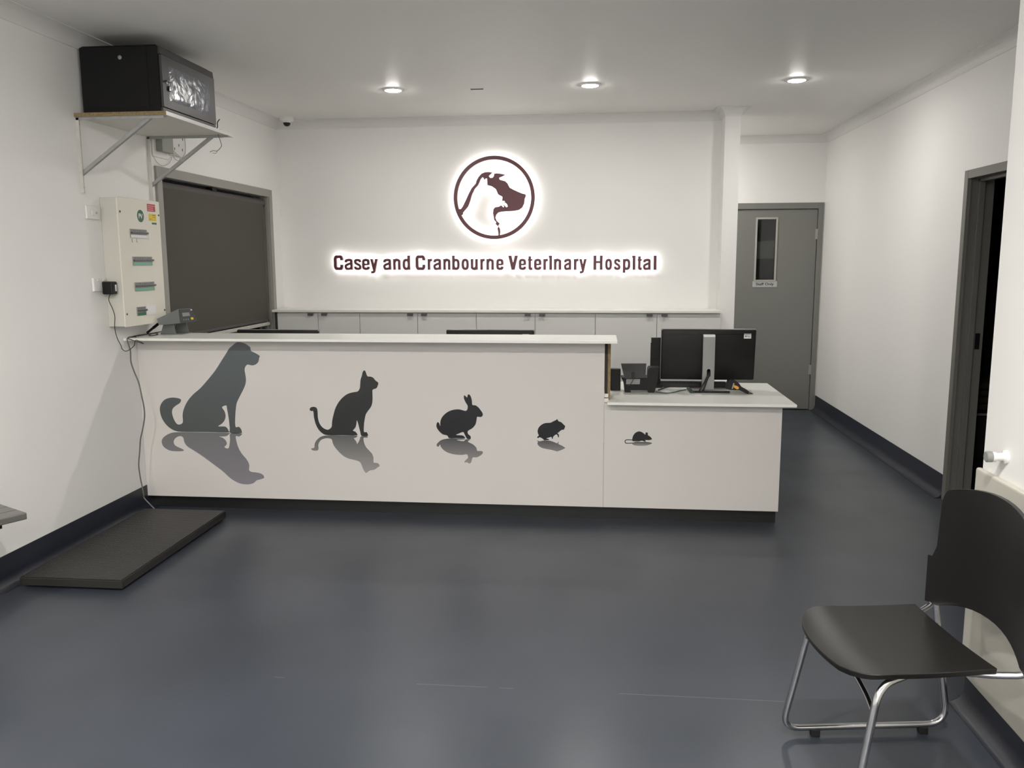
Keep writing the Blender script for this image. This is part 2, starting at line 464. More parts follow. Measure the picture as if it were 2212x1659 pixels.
# coved vinyl skirting
def skirting(name, p0, p1, out, h=0.153, r=0.05):
    p0 = Vector(p0); p1 = Vector(p1); out = Vector(out)
    prof = [(0, 0), (0, h), (0.004, h)]
    for k in range(9):
        a = math.pi / 2 * k / 8
        prof.append((0.004 + r * (1 - math.cos(a)), 0.002 + r - r * math.sin(a)))
    prof.append((0.004 + r, 0))
    fn = lambda u, v, d: (p0 + (p1 - p0) * d + out * u + Vector((0, 0, v)))
    struct(name, MB().prism(prof, fn, 0, 1), M['cove'], smooth=True)
skirting('baseboard_left', (XL, 3.48, 0), (XL, YF + 0.05, 0), (1, 0, 0))
skirting('baseboard_right', (XR, RY1 + 0.06, 0), (XR, YD, 0), (-1, 0, 0))
skirting('baseboard_front_right', (NX, YREAR, 0), (NX, NY, 0), (-1, 0, 0), h=0.112)
skirting('baseboard_partition', (PX1, PY, 0), (PX1, YB + 0.15, 0), (1, 0, 0))
skirting('baseboard_nib', (NX, NY, 0), (XR, NY, 0), (0, 1, 0), h=0.112)

# ---- left window, its frame and sill
fw = 0.062
b = MB()
b.box((XL - 0.1, WY0 - fw, WZ0), (XL + 0.018, WY0, WZ1 + fw), 0.003); b.box((XL - 0.1, WY1, WZ0), (XL + 0.018, WY1 + fw, WZ1 + fw), 0.003)
b.box((XL - 0.1, WY0, WZ1), (XL + 0.018, WY1, WZ1 + fw), 0.003)
b.box((XL - 0.02, WY1 - 0.012, WZ0), (XL + 0.004, WY1, WZ1)); b.box((XL - 0.06, WY1 - 0.03, WZ0), (XL - 0.04, WY1, WZ1))
win = struct('window_1', b, M['frame_grey'])
struct('pane', MB().box((XL - 0.13, WY0, WZ0), (XL - 0.122, WY1, WZ1)), M['pane_dark'], win)
struct('sill', MB().box((XL - 0.115, WY0, 0.995), (XL - 0.005, WY1 - 0.05, 1.022), 0.003), M['sill'], win)

# ---- staff door at the end of the corridor
b = MB()
b.box((DX0 - 0.055, YD - 0.012, 0), (DX0, YD + 0.12, DZ + 0.055), 0.003); b.box((DX1, YD - 0.012, 0), (DX1 + 0.052, YD + 0.12, DZ + 0.06), 0.003)
b.box((DX0, YD - 0.012, DZ), (DX1, YD + 0.12, DZ + 0.06), 0.003)
b.box((DX1 - 0.012, YD + 0.05, 0), (DX1, YD + 0.12, DZ)); b.box((DX0, YD + 0.05, DZ - 0.012), (DX1, YD + 0.12, DZ))
door1 = struct('door_1', b, M['grey_paint'])
GX0, GX1, GZ0, GZ1 = 1.595, 1.777, 1.335, 1.94
b = MB(); y0, y1 = YD + 0.004, YD + 0.044; a0, a1 = DX0 + 0.003, DX1 - 0.005; t = DZ - 0.006
b.box((a0, y0, 0.008), (GX0, y1, t)); b.box((GX1, y0, 0.008), (a1, y1, t)); b.box((GX0, y0, 0.008), (GX1, y1, GZ0)); b.box((GX0, y0, GZ1), (GX1, y1, t))
leaf = struct('door_leaf', b, M['grey_paint'], door1)
b = MB(); e = 0.018
b.box((GX0 - e, y0 - 0.008, GZ0 - e), (GX0, y0 + 0.01, GZ1 + e), 0.002); b.box((GX1, y0 - 0.008, GZ0 - e), (GX1 + e, y0 + 0.01, GZ1 + e), 0.002)
b.box((GX0, y0 - 0.008, GZ0 - e), (GX1, y0 + 0.01, GZ0), 0.002); b.box((GX0, y0 - 0.008, GZ1), (GX1, y0 + 0.01, GZ1 + e), 0.002)
struct('glazing_bead', b, mat('light_grey_bead', C8(176, 175, 168), 0.4), leaf)
struct('pane', MB().box((GX0, y0 + 0.02, GZ0), (GX1, y0 + 0.025, GZ1)), M['glass_dark'], leaf)
struct('paper_sheet', MB().prism([(GX0, 1.545), (GX1 - 0.004, 1.55), (GX1 - 0.004, 1.64), (GX1 - 0.018, 1.63), (GX1 - 0.002, 1.67), (GX1, 1.732), (1.70, 1.728), (GX0, 1.716)], lambda u, v, d: (u, d, v), y0 + 0.032, y0 + 0.033), M['paper_grey'], leaf)
for zc in (1.79, 0.42):
    struct('hinge', MB().cyl((DX1 - 0.003, YD - 0.004, zc - 0.05), (DX1 - 0.003, YD - 0.004, zc + 0.05), 0.007, 10).box((DX1 - 0.02, YD + 0.001, zc - 0.05), (DX1 + 0.012, YD + 0.005, zc + 0.05)), M['galv'], door1)
# closed dark space behind the staff door
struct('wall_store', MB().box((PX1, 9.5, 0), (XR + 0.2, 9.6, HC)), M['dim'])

# ---- open doorway on the right, dark room beyond
b = MB(); jx0, jx1 = XR - 0.014, XR + 0.145
b.box((jx0, RY1, 0), (jx1, RY1 + 0.052, RZ + 0.052), 0.003); b.box((jx0, RY0 - 0.052, 0), (jx1, RY0, RZ + 0.052), 0.003); b.box((jx0, RY0, RZ), (jx1, RY1, RZ + 0.052), 0.003)
b.box((XR + 0.0, RY1 - 0.008, 0), (XR + 0.008, RY1, RZ)); b.box((XR + 0.05, RY1 - 0.018, 0), (XR + 0.085, RY1, RZ), 0.002); b.box((XR + 0.05, RY0, RZ - 0.018), (XR + 0.085, RY1, RZ), 0.002)
door2 = struct('door_2', b, M['dark_grey_paint'])
struct('latch_plate', MB().box((XR + 0.098, RY1 - 0.004, 0.98), (XR + 0.125, RY1 - 0.0005, 1.08)).box((XR + 0.104, RY1 - 0.006, 1.01), (XR + 0.12, RY1 - 0.003, 1.04)), M['black'], door2)
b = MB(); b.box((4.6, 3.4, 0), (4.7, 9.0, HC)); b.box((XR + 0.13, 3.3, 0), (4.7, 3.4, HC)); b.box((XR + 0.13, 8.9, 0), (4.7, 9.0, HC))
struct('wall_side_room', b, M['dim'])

# ================================================================== CEILING FITTINGS
def downlight(x, y, label):
    t = thing('downlight', label, 'ceiling light', (x, y, HC - 0.02), 'recessed round downlights')
    MB().lathe((x, y, HC), (0, 0, -1), [(0.078, 0), (0.078, 0.003), (0.070, 0.007), (0.058, 0.009), (0.058, 0.0)], 40).build('trim_ring', M['white_plastic'], t, True)
    MB().lathe((x, y, HC), (0, 0, -1), [(0.057, 0.002), (0.057, 0.009), (0.045, 0.013), (0.025, 0.0155), (0, 0.016)], 40).build('diffuser', M['lamp_rear'] if y < 3 else (M['lamp_passage'] if y > 8 else M['lamp']), t, True)
names = ['downlight above the raised counter, nearest the black ceiling-high cabinet', 'downlight above the middle of the back cabinets, right of the logo',
         'downlight at the corridor mouth, in front of the grey staff door', 'downlight in the side passage behind the logo wall']
for r_ in ('first', 'second', 'last'):
    for c_ in ('scale side', 'middle', 'chair side'): names.append('downlight in the %s row behind the viewer, %s' % (r_, c_))
for (x, y), nme in zip(LAMPS, names): downlight(x, y, 'lit round white ' + nme)

t = thing('security_camera', 'small white dome security camera with dark lens in the back left ceiling corner', 'security camera', (-2.66, 7.17, HC - 0.09))
MB().lathe((-2.66, 7.17, HC), (0, 0, -1), [(0.062, 0), (0.062, 0.016), (0.054, 0.026), (0.036, 0.034), (0.034, 0.04)], 28).build('housing', M['white_plastic'], t, True)
MB().lathe((-2.66, 7.17, HC), (0, 0, -1), [(0.031, 0.036), (0.03, 0.05), (0.022, 0.063), (0.01, 0.069), (0, 0.07)], 24).build('dome', M['black_gloss'], t, True)
o = MB().box((-0.918, 6.146, HC - 0.006), (-0.828, 6.152, HC)).box((-0.918, 6.14, HC - 0.004), (-0.914, 6.158, HC)).box((-0.832, 6.14, HC - 0.004), (-0.828, 6.158, HC)).build('ceiling_slot', M['lever'])
tag(o, 'thin short grey metal strip set in the ceiling between two downlights', 'ceiling strip')

# ================================================================== SIGN ON THE BACK WALL
SY0, SY1 = YB - 0.068, YB - 0.04     # front and back of the letters
def led_backs(bm):
    ym = max(v.co.y for v in bm.verts) - 1e-4
    for f in bm.faces:
        if all(v.co.y > ym for v in f.verts): f.material_index = 1
letters = [('C', 721.7, 741.1), ('a', 744.4, 761.7), ('s', 764.6, 780.5), ('e', 782.3, 798.5), ('y', 799.9, 816.1),
           ('a', 827.9, 844.8), ('n', 849.3, 865.1), ('d', 869.8, 885.7),
           ('C', 898, 918.4), ('r', 923.9, 933.3), ('a', 936, 952.7), ('n', 957.5, 972.9), ('b', 976.8, 992.8), ('o', 997, 1012.6), ('u', 1017, 1032), ('r', 1037.4, 1047), ('n', 1050.8, 1066.6), ('e', 1072, 1087.5),
           ('V', 1097.9, 1118.7), ('e', 1120.7, 1136.2), ('t', 1140.2, 1149.7), ('e', 1153.6, 1169.2), ('r', 1173.6, 1183.4), ('i', 1186.6, 1192.4), ('n', 1196.4, 1212.2), ('a', 1218, 1233.8), ('r', 1239.5, 1249.6), ('y', 1250.9, 1267.2),
           ('H', 1281.8, 1301.7), ('o', 1307, 1322), ('s', 1325.8, 1340.4), ('p', 1345.3, 1361.6), ('i', 1366.5, 1372.5), ('t', 1377, 1386.3), ('a', 1388.8, 1405.5), ('l', 1411.7, 1418)]
sg = thing('lettering_sign', 'backlit maroon letters "Casey and Cranbourne Veterinary Hospital" on back wall', 'sign', (-0.9, YB - 0.05, 1.45))
def ribbon(mb, P, t, fn, d0, d1, closed=False, n=5):
    """flat stroke of width t along a smooth path, pushed from d0 to d1"""
    Q = [(q.x, q.y) for q in smooth_path([(x, y, 0) for x, y in P], n, closed)] if len(P) > 2 else P
    Lf, Rt = [], []
    N = len(Q)
    for i in range(N):
        p0 = Q[(i - 1) % N] if (closed or i > 0) else Q[i]; p1 = Q[(i + 1) % N] if (closed or i < N - 1) else Q[i]
        dx, dy = p1[0] - p0[0], p1[1] - p0[1]; l = math.hypot(dx, dy) or 1
        nx, ny = -dy / l * t / 2, dx / l * t / 2
        Lf.append((Q[i][0] + nx, Q[i][1] + ny)); Rt.append((Q[i][0] - nx, Q[i][1] - ny))
    V = [[mb.bm.verts.new(Vector(fn(q[0], q[1], d))) for q in side] for side in (Lf, Rt) for d in (d0, d1)]
    for i in range(N if closed else N - 1):
        j = (i + 1) % N
        for a, c in ((0, 2), (3, 1), (1, 0), (2, 3)):
            mb.bm.faces.new([V[a][i], V[a][j], V[c][j], V[c][i]])
    if not closed:
        for i in (0, N - 1): mb.bm.faces.new([V[0][i], V[2][i], V[3][i], V[1][i]])
def bowl(x0, x1, y0, y1, ex=2.7, n=28):
    cx_, cy_, rx, ry = (x0 + x1) / 2, (y0 + y1) / 2, (x1 - x0) / 2, (y1 - y0) / 2
    out = []
    for k in range(n):
        a = 2 * math.pi * k / n; c, s_ = math.cos(a), math.sin(a)
        out.append((cx_ + rx * math.copysign(abs(c) ** (2 / ex), c), cy_ + ry * math.copysign(abs(s_) ** (2 / ex), s_)))
    return out
def glyph(mb, ch, x, z, wd, h, H, t, fn, d0, d1):
    """bold condensed letter: h = small letter height, H = capital height, t = stroke"""
    X0, X1, Y0, Y1, m = t / 2, wd - t / 2, t * 0.42, h - t * 0.42, wd / 2
    step = [0]
    def f2(u, v, d): return fn(x + u, z + v, d - (0.0005 * step[0] if d == d0 else 0))
    def R(P, closed=False, tt=t, n=5): step[0] += 1; ribbon(mb, P, tt, f2, d0, d1, closed, n)
    def bar(u0, v0, u1, v1): step[0] += 1; mb.prism([(u0, v0), (u1, v0), (u1, v1), (u0, v1)], f2, d0, d1)
    def wedge(P): step[0] += 1; mb.prism(P, f2, d0, d1)
    if ch == 'o': R(bowl(X0, X1, Y0, Y1), True, t, 2)
    elif ch in 'bdp':
        R(bowl(X0, X1, Y0, Y1), True, t, 2)
        if ch == 'b': bar(0, 0, t, H)
        if ch == 'd': bar(wd - t, 0, wd, H)
        if ch == 'p': bar(0, -0.27 * h, t, h)
    elif ch == 'n': bar(0, 0, t, h); R([(X0, 0.66 * h), (X0 + 0.2 * wd, 0.9 * h), (m + 0.06 * wd, Y1), (X1 - 0.02 * wd, 0.82 * h), (X1, 0.66 * h), (X1, 0.35 * h), (X1, 0)])
    elif ch == 'u': bar(wd - t, 0, wd, h); R([(X1, 0.34 * h), (X1 - 0.2 * wd, 0.1 * h), (m - 0.06 * wd, Y0), (X0 + 0.02 * wd, 0.18 * h), (X0, 0.34 * h), (X0, 0.65 * h), (X0, h)])
    elif ch == 'r': bar(0, 0, t, h); R([(X0, 0.6 * h), (X0 + 0.12 * wd, 0.8 * h), (m + 0.1 * wd, 0.89 * h), (wd, 0.9 * h)])
    elif ch == 'a':
        R([(X0 + 0.02 * wd, 0.68 * h), (X0 + 0.06 * wd, 0.85 * h), (m, Y1), (X1 - 0.04 * wd, 0.87 * h), (X1, 0.7 * h), (X1, 0.4 * h), (X1, 0)])
        R([(X1, 0.6 * h), (m, 0.53 * h), (X0 + 0.03 * wd, 0.4 * h), (X0, 0.25 * h), (X0 + 0.1 * wd, 0.1 * h), (m - 0.03 * wd, Y0), (m + 0.2 * wd, 0.12 * h), (X1, 0.24 * h)], False, t * 0.92)
    elif ch == 'e': R([(X0, 0.5 * h), (m, 0.5 * h), (X1, 0.5 * h)], False, t * 0.72, 2); R([(X1, 0.46 * h), (X1, 0.66 * h), (X1 - 0.05 * wd, 0.84 * h), (m, Y1), (X0 + 0.05 * wd, 0.84 * h), (X0, 0.62 * h), (X0, 0.36 * h), (X0 + 0.05 * wd, 0.16 * h), (m, Y0), (X1 - 0.05 * wd, 0.14 * h), (X1, 0.3 * h)])
    elif ch == 's': R([(X1 - 0.01 * wd, 0.69 * h), (X1 - 0.07 * wd, 0.85 * h), (m, Y1), (X0 + 0.06 * wd, 0.86 * h), (X0 + 0.02 * wd, 0.72 * h), (X0 + 0.1 * wd, 0.6 * h), (m, 0.51 * h), (X1 - 0.1 * wd, 0.42 * h), (X1, 0.28 * h), (X1 - 0.06 * wd, 0.13 * h), (m, Y0), (X0 + 0.06 * wd, 0.14 * h), (X0, 0.31 * h)], False, t * 0.95)
    elif ch == 'y':
        wedge([(0, h), (t * 1.02, h), (m + t * 0.5, 0.02 * h), (m - t * 0.5, 0.0)])
        wedge([(wd - t * 1.02, h), (wd, h), (m + t * 0.5, -0.06 * h), (m - t * 0.5, 0.02 * h)])
        R([(m + t * 0.1, 0.05 * h), (m - 0.02 * wd, -0.14 * h), (m - 0.16 * wd, -0.215 * h), (0.1 * wd, -0.22 * h)], False, t * 0.9)
    elif ch == 't':
        bar(0, h - t * 0.75, wd, h); c = 0.42 * wd
        R([(c, 1.24 * h), (c, 0.8 * h), (c, 0.3 * h), (c + 0.04 * wd, 0.13 * h), (c + 0.25 * wd, Y0), (wd, Y0)])
    elif ch == 'C': R([(X1, 0.66 * H), (X1 - 0.01 * wd, 0.8 * H), (X1 - 0.12 * wd, 0.92 * H), (m, H - t * 0.45), (X0 + 0.11 * wd, 0.91 * H), (X0, 0.76 * H), (X0, 0.5 * H), (X0, 0.24 * H), (X0 + 0.11 * wd, 0.09 * H), (m, t * 0.45), (X1 - 0.12 * wd, 0.08 * H), (X1 - 0.01 * wd, 0.2 * H), (X1, 0.36 * H)])
    elif ch == 'V':
        wedge([(0, H), (t * 1.1, H), (m + t * 0.55, 0), (m - t * 0.55, 0)]); wedge([(wd - t * 1.1, H), (wd, H), (m + t * 0.55, 0), (m - t * 0.55, 0)])
    elif ch == 'H': bar(0, 0, t, H); bar(wd - t, 0, wd, H); bar(t, 0.46 * H, wd - t, 0.46 * H + t * 0.8)
    elif ch == 'l': bar(0, 0, wd, H)
    elif ch == 'i': wedge([(0, 0), (wd, 0), (wd, H), (-wd * 0.22, H), (-wd * 0.22, H * 0.86), (0, H * 0.83)])
for ch, x0, x1 in letters:
    A = at(x0, 582.9, 'y', SY0); B = at(x1, 582.9, 'y', SY0); top = at(x0, 552.2, 'y', SY0)
    H_ = top.z - A.z; h_ = H_ * 0.765
    mb = MB()
    glyph(mb, ch, A.x, A.z, B.x - A.x, h_, H_, 0.0245 if ch in 'CVH' else 0.0218, lambda u, v, d: (u, d, v), SY0, SY1)
    mb.build('letter', [M['maroon'], M['led']], sg, extra=led_backs)

lg = thing('logo_sign', 'backlit round maroon emblem of a cat head inside a dog head, above the lettering', 'sign', (-0.893, YB - 0.05, 1.71))
def lp(x, y):
    p = at(940 + x / 6.912, 300 + y / 6.912, 'y', SY0); return (p.x, p.z)
cx, cz, ro, ri = -0.892, 2.071, 0.349, 0.318
ring_o = [(cx + ro * math.cos(a), cz + ro * math.sin(a)) for a in [2 * math.pi * k / 96 for k in range(96)]]
ring_i = [(cx + ri * math.cos(a), cz + ri * math.sin(a)) for a in [2 * math.pi * k / 96 for k in range(96)]]
fnw = lambda u, v, d: (u, d, v)
MB().prism(ring_o, fnw, SY0, SY1, [ring_i]).build('ring', [M['maroon'], M['led']], lg, extra=led_backs)
head = [(345, 1050), (385, 1045), (410, 1010), (450, 930), (500, 820), (545, 735), (605, 668), (618, 620), (650, 565), (690, 520), (740, 498), (800, 494), (858, 500), (830, 525),
        (800, 555), (820, 580), (855, 580), (875, 555), (880, 520), (920, 512), (980, 520), (1048, 535), (1000, 560), (955, 580), (960, 605), (1000, 618), (1045, 630), (1080, 665),
        (1110, 725), (1170, 758), (1250, 795), (1310, 818), (1345, 825), (1355, 845), (1335, 900), (1330, 960), (1300, 1025), (1250, 1060), (1180, 1075), (1080, 1080), (990, 1087),
        (940, 1100), (910, 1135), (897, 1175), (915, 1220), (962, 1265), (940, 1295), (965, 1340), (972, 1390), (962, 1455), (944, 1455), (940, 1390), (930, 1340), (942, 1308), (900, 1270),
        (912, 1245), (880, 1210), (875, 1170), (862, 1110), (870, 1050), (895, 1020), (950, 1012), (985, 990), (1018, 1022), (1028, 1012), (1008, 978), (1030, 988), (1062, 1022), (1082, 1008),
        (1072, 975), (1040, 950), (1012, 945), (1040, 938), (1035, 926), (1000, 925), (1003, 865), (940, 830), (905, 750), (840, 705), (780, 690), (775, 630), (772, 590), (755, 590), (732, 612),
        (725, 590), (705, 572), (680, 600), (640, 690), (590, 745), (550, 830), (520, 930), (490, 1010), (440, 1070), (415, 1100), (415, 1125), (395, 1140), (350, 1150), (320, 1090)]
hp = []
for k in range(len(head)):
    hp.append(lp(*head[k]))
MB().prism(hp, fnw, SY0 + 0.001, SY1 - 0.001).build('emblem', [M['maroon'], M['led']], lg, extra=led_backs)

# ================================================================== RECEPTION DESK
KX = 1.06
desk = thing('reception_desk', 'long white reception desk with animal silhouettes printed on its front', 'reception desk', (-0.87, 5.2, 0))
ZK = 0.083
MB().box((XL + 0.001, YF + 0.05, 0), (KX - 0.004, YF + 0.07, ZK)).box((KX - 0.024, YF + 0.07, 0), (KX - 0.004, 5.57, ZK)).build('kickboard', M['kick'], desk)
MB().box((XL + 0.001, YF, ZK), (0.0435, YF + 0.018, 1.075), 0.001).build('front_panel', M['panel'], desk)
MB().box((0.0445, YF, ZK), (KX, YF + 0.018, 0.714), 0.001).build('front_panel', M['panel'], desk)
MB().box((KX - 0.02, YF + 0.0185, ZK), (KX, 5.58, 0.714)).build('end_panel', M['panel'], desk)
MB().box((XL + 0.001, YF + 0.07, ZK), (0.04, YF + 0.09, 1.075)).build('back_panel', M['laminate'], desk)
MB().box((XL + 0.001, 4.715, 1.075), (0.1125, 5.10, 1.0905), 0.0012).build('raised_worktop', M['laminate'], desk)
MB().box((XL + 0.001, YF + 0.09, 0.714), (0.0, 5.63, 0.7295)).box((0.062, 4.782, 0.714), (1.122, 5.63, 0.7295), 0.0012).box((0.0, YF + 0.09, 0.714), (0.062, 5.63, 0.7295)).build('lower_worktop', M['laminate'], desk)
MB().box((0.045, YF + 0.004, 0.77), (0.061, 5.10, 1.0745)).build('end_shadow_strip', M['gap'], desk)  # dark strip standing in for the shadow gap beside the end board
MB().box((0.061, YF + 0.012, 0.73), (0.0785, 5.10, 1.0745)).build('end_board', [M['mdf']], desk)
MB().box((0.044, YF - 0.004, 0.717), (0.068, YF + 0.06, 0.741)).box((0.045, YF - 0.002, 0.747), (0.067, YF + 0.06, 0.768)).build('end_trim', M['laminate_edge'], desk)
for xx in (-1.85, -0.9):
    MB().box((xx, YF + 0.09, 0), (xx + 0.018, 5.6, 0.714)).build('support_panel', M['laminate'], desk)

def px_poly(P, x0, y0, s, y=YF):
    out = []
    for a, b in P:
        p = at(x0 + a / s, y0 + b / s, 'y', y); out.append((p.x, p.z))
    return out
def print_on_front(name, label, P, ref, m, n=3):
    q = px_poly(P, *ref)
    MB().prism(closed2(q, n), fnw, YF - 0.0008, YF - 0.0001).build(name, m, desk)['label'] = label
D = (330, 720, 4.879); K = (640, 780, 5.027); G = (1120, 860, 6.506)
dog = [(880, 97), (925, 95), (975, 110), (1005, 130), (1028, 150), (1035, 185), (1075, 205), (1110, 225), (1128, 240), (1122, 258), (1118, 280), (1110, 305), (1085, 328), (1050, 338), (1020, 332), (1000, 330), (980, 345), (968, 380), (975, 430), (982, 480), (978, 530), (960, 580), (930, 640), (905, 690), (885, 735), (875, 800), (870, 870), (868, 940), (875, 988), (905, 985), (928, 1005), (938, 1035), (930, 1052), (820, 1052), (812, 1000), (805, 930), (795, 860), (782, 790), (775, 760), (730, 778), (755, 820), (768, 870), (755, 920), (725, 955), (690, 980), (760, 982), (785, 1000), (800, 1030), (795, 1045), (600, 1042), (400, 1040), (270, 1035), (200, 1010), (140, 960), (95, 890), (75, 810), (85, 750), (125, 700), (190, 678), (260, 682), (298, 700), (285, 735), (240, 765), (208, 800), (205, 850), (225, 910), (255, 955), (290, 960), (318, 935), (315, 860), (330, 790), (370, 710), (430, 640), (500, 580), (580, 490), (660, 390), (730, 280), (775, 210), (805, 160), (840, 130)]
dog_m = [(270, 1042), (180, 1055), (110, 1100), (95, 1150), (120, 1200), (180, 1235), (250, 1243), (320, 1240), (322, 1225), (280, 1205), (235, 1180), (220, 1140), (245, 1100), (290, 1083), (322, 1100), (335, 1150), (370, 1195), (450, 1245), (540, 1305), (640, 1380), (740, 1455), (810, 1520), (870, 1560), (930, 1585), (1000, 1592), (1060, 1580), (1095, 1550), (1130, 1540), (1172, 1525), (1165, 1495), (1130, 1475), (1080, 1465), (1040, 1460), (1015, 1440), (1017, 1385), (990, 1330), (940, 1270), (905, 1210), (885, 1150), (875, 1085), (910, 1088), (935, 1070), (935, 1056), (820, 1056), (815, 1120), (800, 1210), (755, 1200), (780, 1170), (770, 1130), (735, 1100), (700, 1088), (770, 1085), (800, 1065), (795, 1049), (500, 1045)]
cat = [(740, 100), (755, 120), (772, 163), (805, 168), (835, 180), (860, 210), (890, 235), (885, 265), (870, 295), (830, 312), (828, 360), (828, 430), (815, 490), (780, 540), (755, 580), (742, 640), (735, 700), (735, 768), (762, 770), (775, 790), (775, 812), (710, 812), (695, 770), (680, 710), (668, 665), (658, 645), (652, 690), (640, 725), (615, 755), (640, 765), (657, 785), (655, 806), (500, 805), (340, 804), (285, 785), (240, 740), (210, 680), (192, 610), (185, 545), (165, 543), (146, 530), (155, 505), (190, 496), (222, 510), (232, 550), (235, 610), (250, 670), (285, 720), (335, 745), (365, 735), (385, 710), (390, 650), (405, 580), (430, 500), (480, 420), (550, 360), (620, 338), (665, 330), (690, 295), (695, 240), (700, 195), (712, 160), (722, 118)]
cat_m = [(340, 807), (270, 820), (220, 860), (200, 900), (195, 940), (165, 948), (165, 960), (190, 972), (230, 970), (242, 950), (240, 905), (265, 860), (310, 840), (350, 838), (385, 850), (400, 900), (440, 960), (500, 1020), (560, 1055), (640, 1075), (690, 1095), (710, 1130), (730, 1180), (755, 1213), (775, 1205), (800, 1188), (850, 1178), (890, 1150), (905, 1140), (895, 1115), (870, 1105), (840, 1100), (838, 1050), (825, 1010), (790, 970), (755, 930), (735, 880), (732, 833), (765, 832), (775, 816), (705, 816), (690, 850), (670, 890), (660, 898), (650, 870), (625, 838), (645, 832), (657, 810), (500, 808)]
rab = [(1875, 360), (1895, 385), (1907, 430), (1912, 475), (1945, 480), (1975, 500), (2000, 530), (2025, 570), (2020, 598), (1995, 608), (1965, 605), (1958, 640), (1945, 690), (1910, 730), (1865, 758), (1865, 790), (1890, 812), (1896, 835), (1890, 845), (1855, 843), (1830, 800), (1812, 770), (1770, 785), (1735, 802), (1800, 806), (1825, 820), (1828, 838), (1740, 837), (1660, 836), (1640, 808), (1590, 795), (1550, 760), (1525, 720), (1523, 685), (1535, 663), (1552, 675), (1563, 705), (1566, 650), (1590, 600), (1640, 555), (1700, 530), (1770, 524), (1845, 540), (1862, 490), (1840, 450), (1822, 410), (1820, 378), (1832, 374), (1855, 395), (1860, 372)]
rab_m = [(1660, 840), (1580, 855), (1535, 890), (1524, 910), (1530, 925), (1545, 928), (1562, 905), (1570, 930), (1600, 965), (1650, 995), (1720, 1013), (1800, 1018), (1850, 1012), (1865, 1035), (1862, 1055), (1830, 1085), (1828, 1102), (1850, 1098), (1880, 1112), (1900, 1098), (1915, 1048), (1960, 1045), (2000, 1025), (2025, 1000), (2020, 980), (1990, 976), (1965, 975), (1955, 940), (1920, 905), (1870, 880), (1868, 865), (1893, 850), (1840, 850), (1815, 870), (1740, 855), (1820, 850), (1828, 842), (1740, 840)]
pig = [(543, 293), (556, 315), (570, 328), (600, 338), (625, 362), (655, 392), (652, 410), (637, 442), (605, 448), (570, 475), (548, 495), (565, 510), (568, 545), (555, 550), (550, 525), (530, 510), (490, 540), (480, 570), (468, 568), (462, 545), (400, 563), (395, 570), (425, 575), (428, 588), (395, 590), (360, 590), (340, 570), (300, 550), (280, 560), (262, 555), (268, 540), (285, 525), (272, 490), (270, 450), (290, 405), (330, 370), (380, 350), (450, 345), (490, 325), (530, 307)]
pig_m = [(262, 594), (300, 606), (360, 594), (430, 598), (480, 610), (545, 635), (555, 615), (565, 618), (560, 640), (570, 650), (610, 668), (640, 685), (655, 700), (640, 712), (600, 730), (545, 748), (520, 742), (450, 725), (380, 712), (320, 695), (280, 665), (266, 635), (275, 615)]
mou = [(1600, 600), (1605, 545), (1630, 500), (1665, 475), (1700, 468), (1735, 478), (1765, 500), (1785, 512), (1783, 490), (1800, 481), (1818, 490), (1820, 520), (1850, 540), (1875, 570), (1868, 582), (1840, 590), (1800, 590), (1775, 592), (1795, 608), (1770, 610), (1745, 600), (1720, 600), (1700, 606), (1640, 606)]
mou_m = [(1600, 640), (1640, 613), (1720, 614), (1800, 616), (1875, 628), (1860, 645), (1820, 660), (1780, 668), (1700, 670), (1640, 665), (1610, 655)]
print_on_front('dog_silhouette', 'large slate grey sitting dog print', dog, D, print_mat('ink_dog', C8(88, 96, 99), C8(80, 84, 84)))
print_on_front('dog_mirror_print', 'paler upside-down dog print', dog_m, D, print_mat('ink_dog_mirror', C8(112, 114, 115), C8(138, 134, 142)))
print_on_front('cat_silhouette', 'charcoal sitting cat print', cat, K, print_mat('ink_cat', C8(52, 53, 52), C8(48, 49, 49)))
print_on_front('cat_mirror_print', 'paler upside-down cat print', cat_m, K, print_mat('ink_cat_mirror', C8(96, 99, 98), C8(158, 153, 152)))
print_on_front('rabbit_silhouette', 'black rabbit print', rab, K, print_mat('ink_rabbit', C8(32, 32, 36), C8(32, 32, 36)))
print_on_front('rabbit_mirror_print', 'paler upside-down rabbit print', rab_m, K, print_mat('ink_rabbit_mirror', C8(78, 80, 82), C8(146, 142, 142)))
print_on_front('guinea_pig_silhouette', 'black guinea pig print', pig, G, print_mat('ink_pig', C8(23, 22, 26), C8(23, 22, 26)))
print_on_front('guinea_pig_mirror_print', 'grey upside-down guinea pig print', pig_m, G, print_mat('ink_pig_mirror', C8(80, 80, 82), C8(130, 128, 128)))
tail = [(1612, 590), (1560, 586), (1515, 588), (1499, 600), (1500, 622), (1515, 634), (1560, 634), (1610, 631), (1645, 631), (1678, 641)]
tp = []
for q in smooth_path([(a, b, 0) for a, b in tail], 4):
    tp.append(at(G[0] + q.x / G[2], G[1] + q.y / G[2], 'y', YF))
mb = MB()
mb.prism(closed2(px_poly(mou, *G), 3), fnw, YF - 0.0008, YF - 0.0001)
for p0, p1 in zip(tp, tp[1:]):
    d = (p1 - p0).normalized(); nn = Vector((-d.z, 0, d.x)) * 0.0022; p0 = p0 - d * 0.0008; p1 = p1 + d * 0.0008
    mb.prism([((p0 + nn).x, (p0 + nn).z), ((p1 + nn).x, (p1 + nn).z), ((p1 - nn).x, (p1 - nn).z), ((p0 - nn).x, (p0 - nn).z)], fnw, YF - 0.0007, YF - 0.0001)
mb.build('mouse_silhouette', print_mat('ink_mouse', C8(22, 21, 22), C8(22, 21, 22)), desk)['label'] = 'small black mouse print'
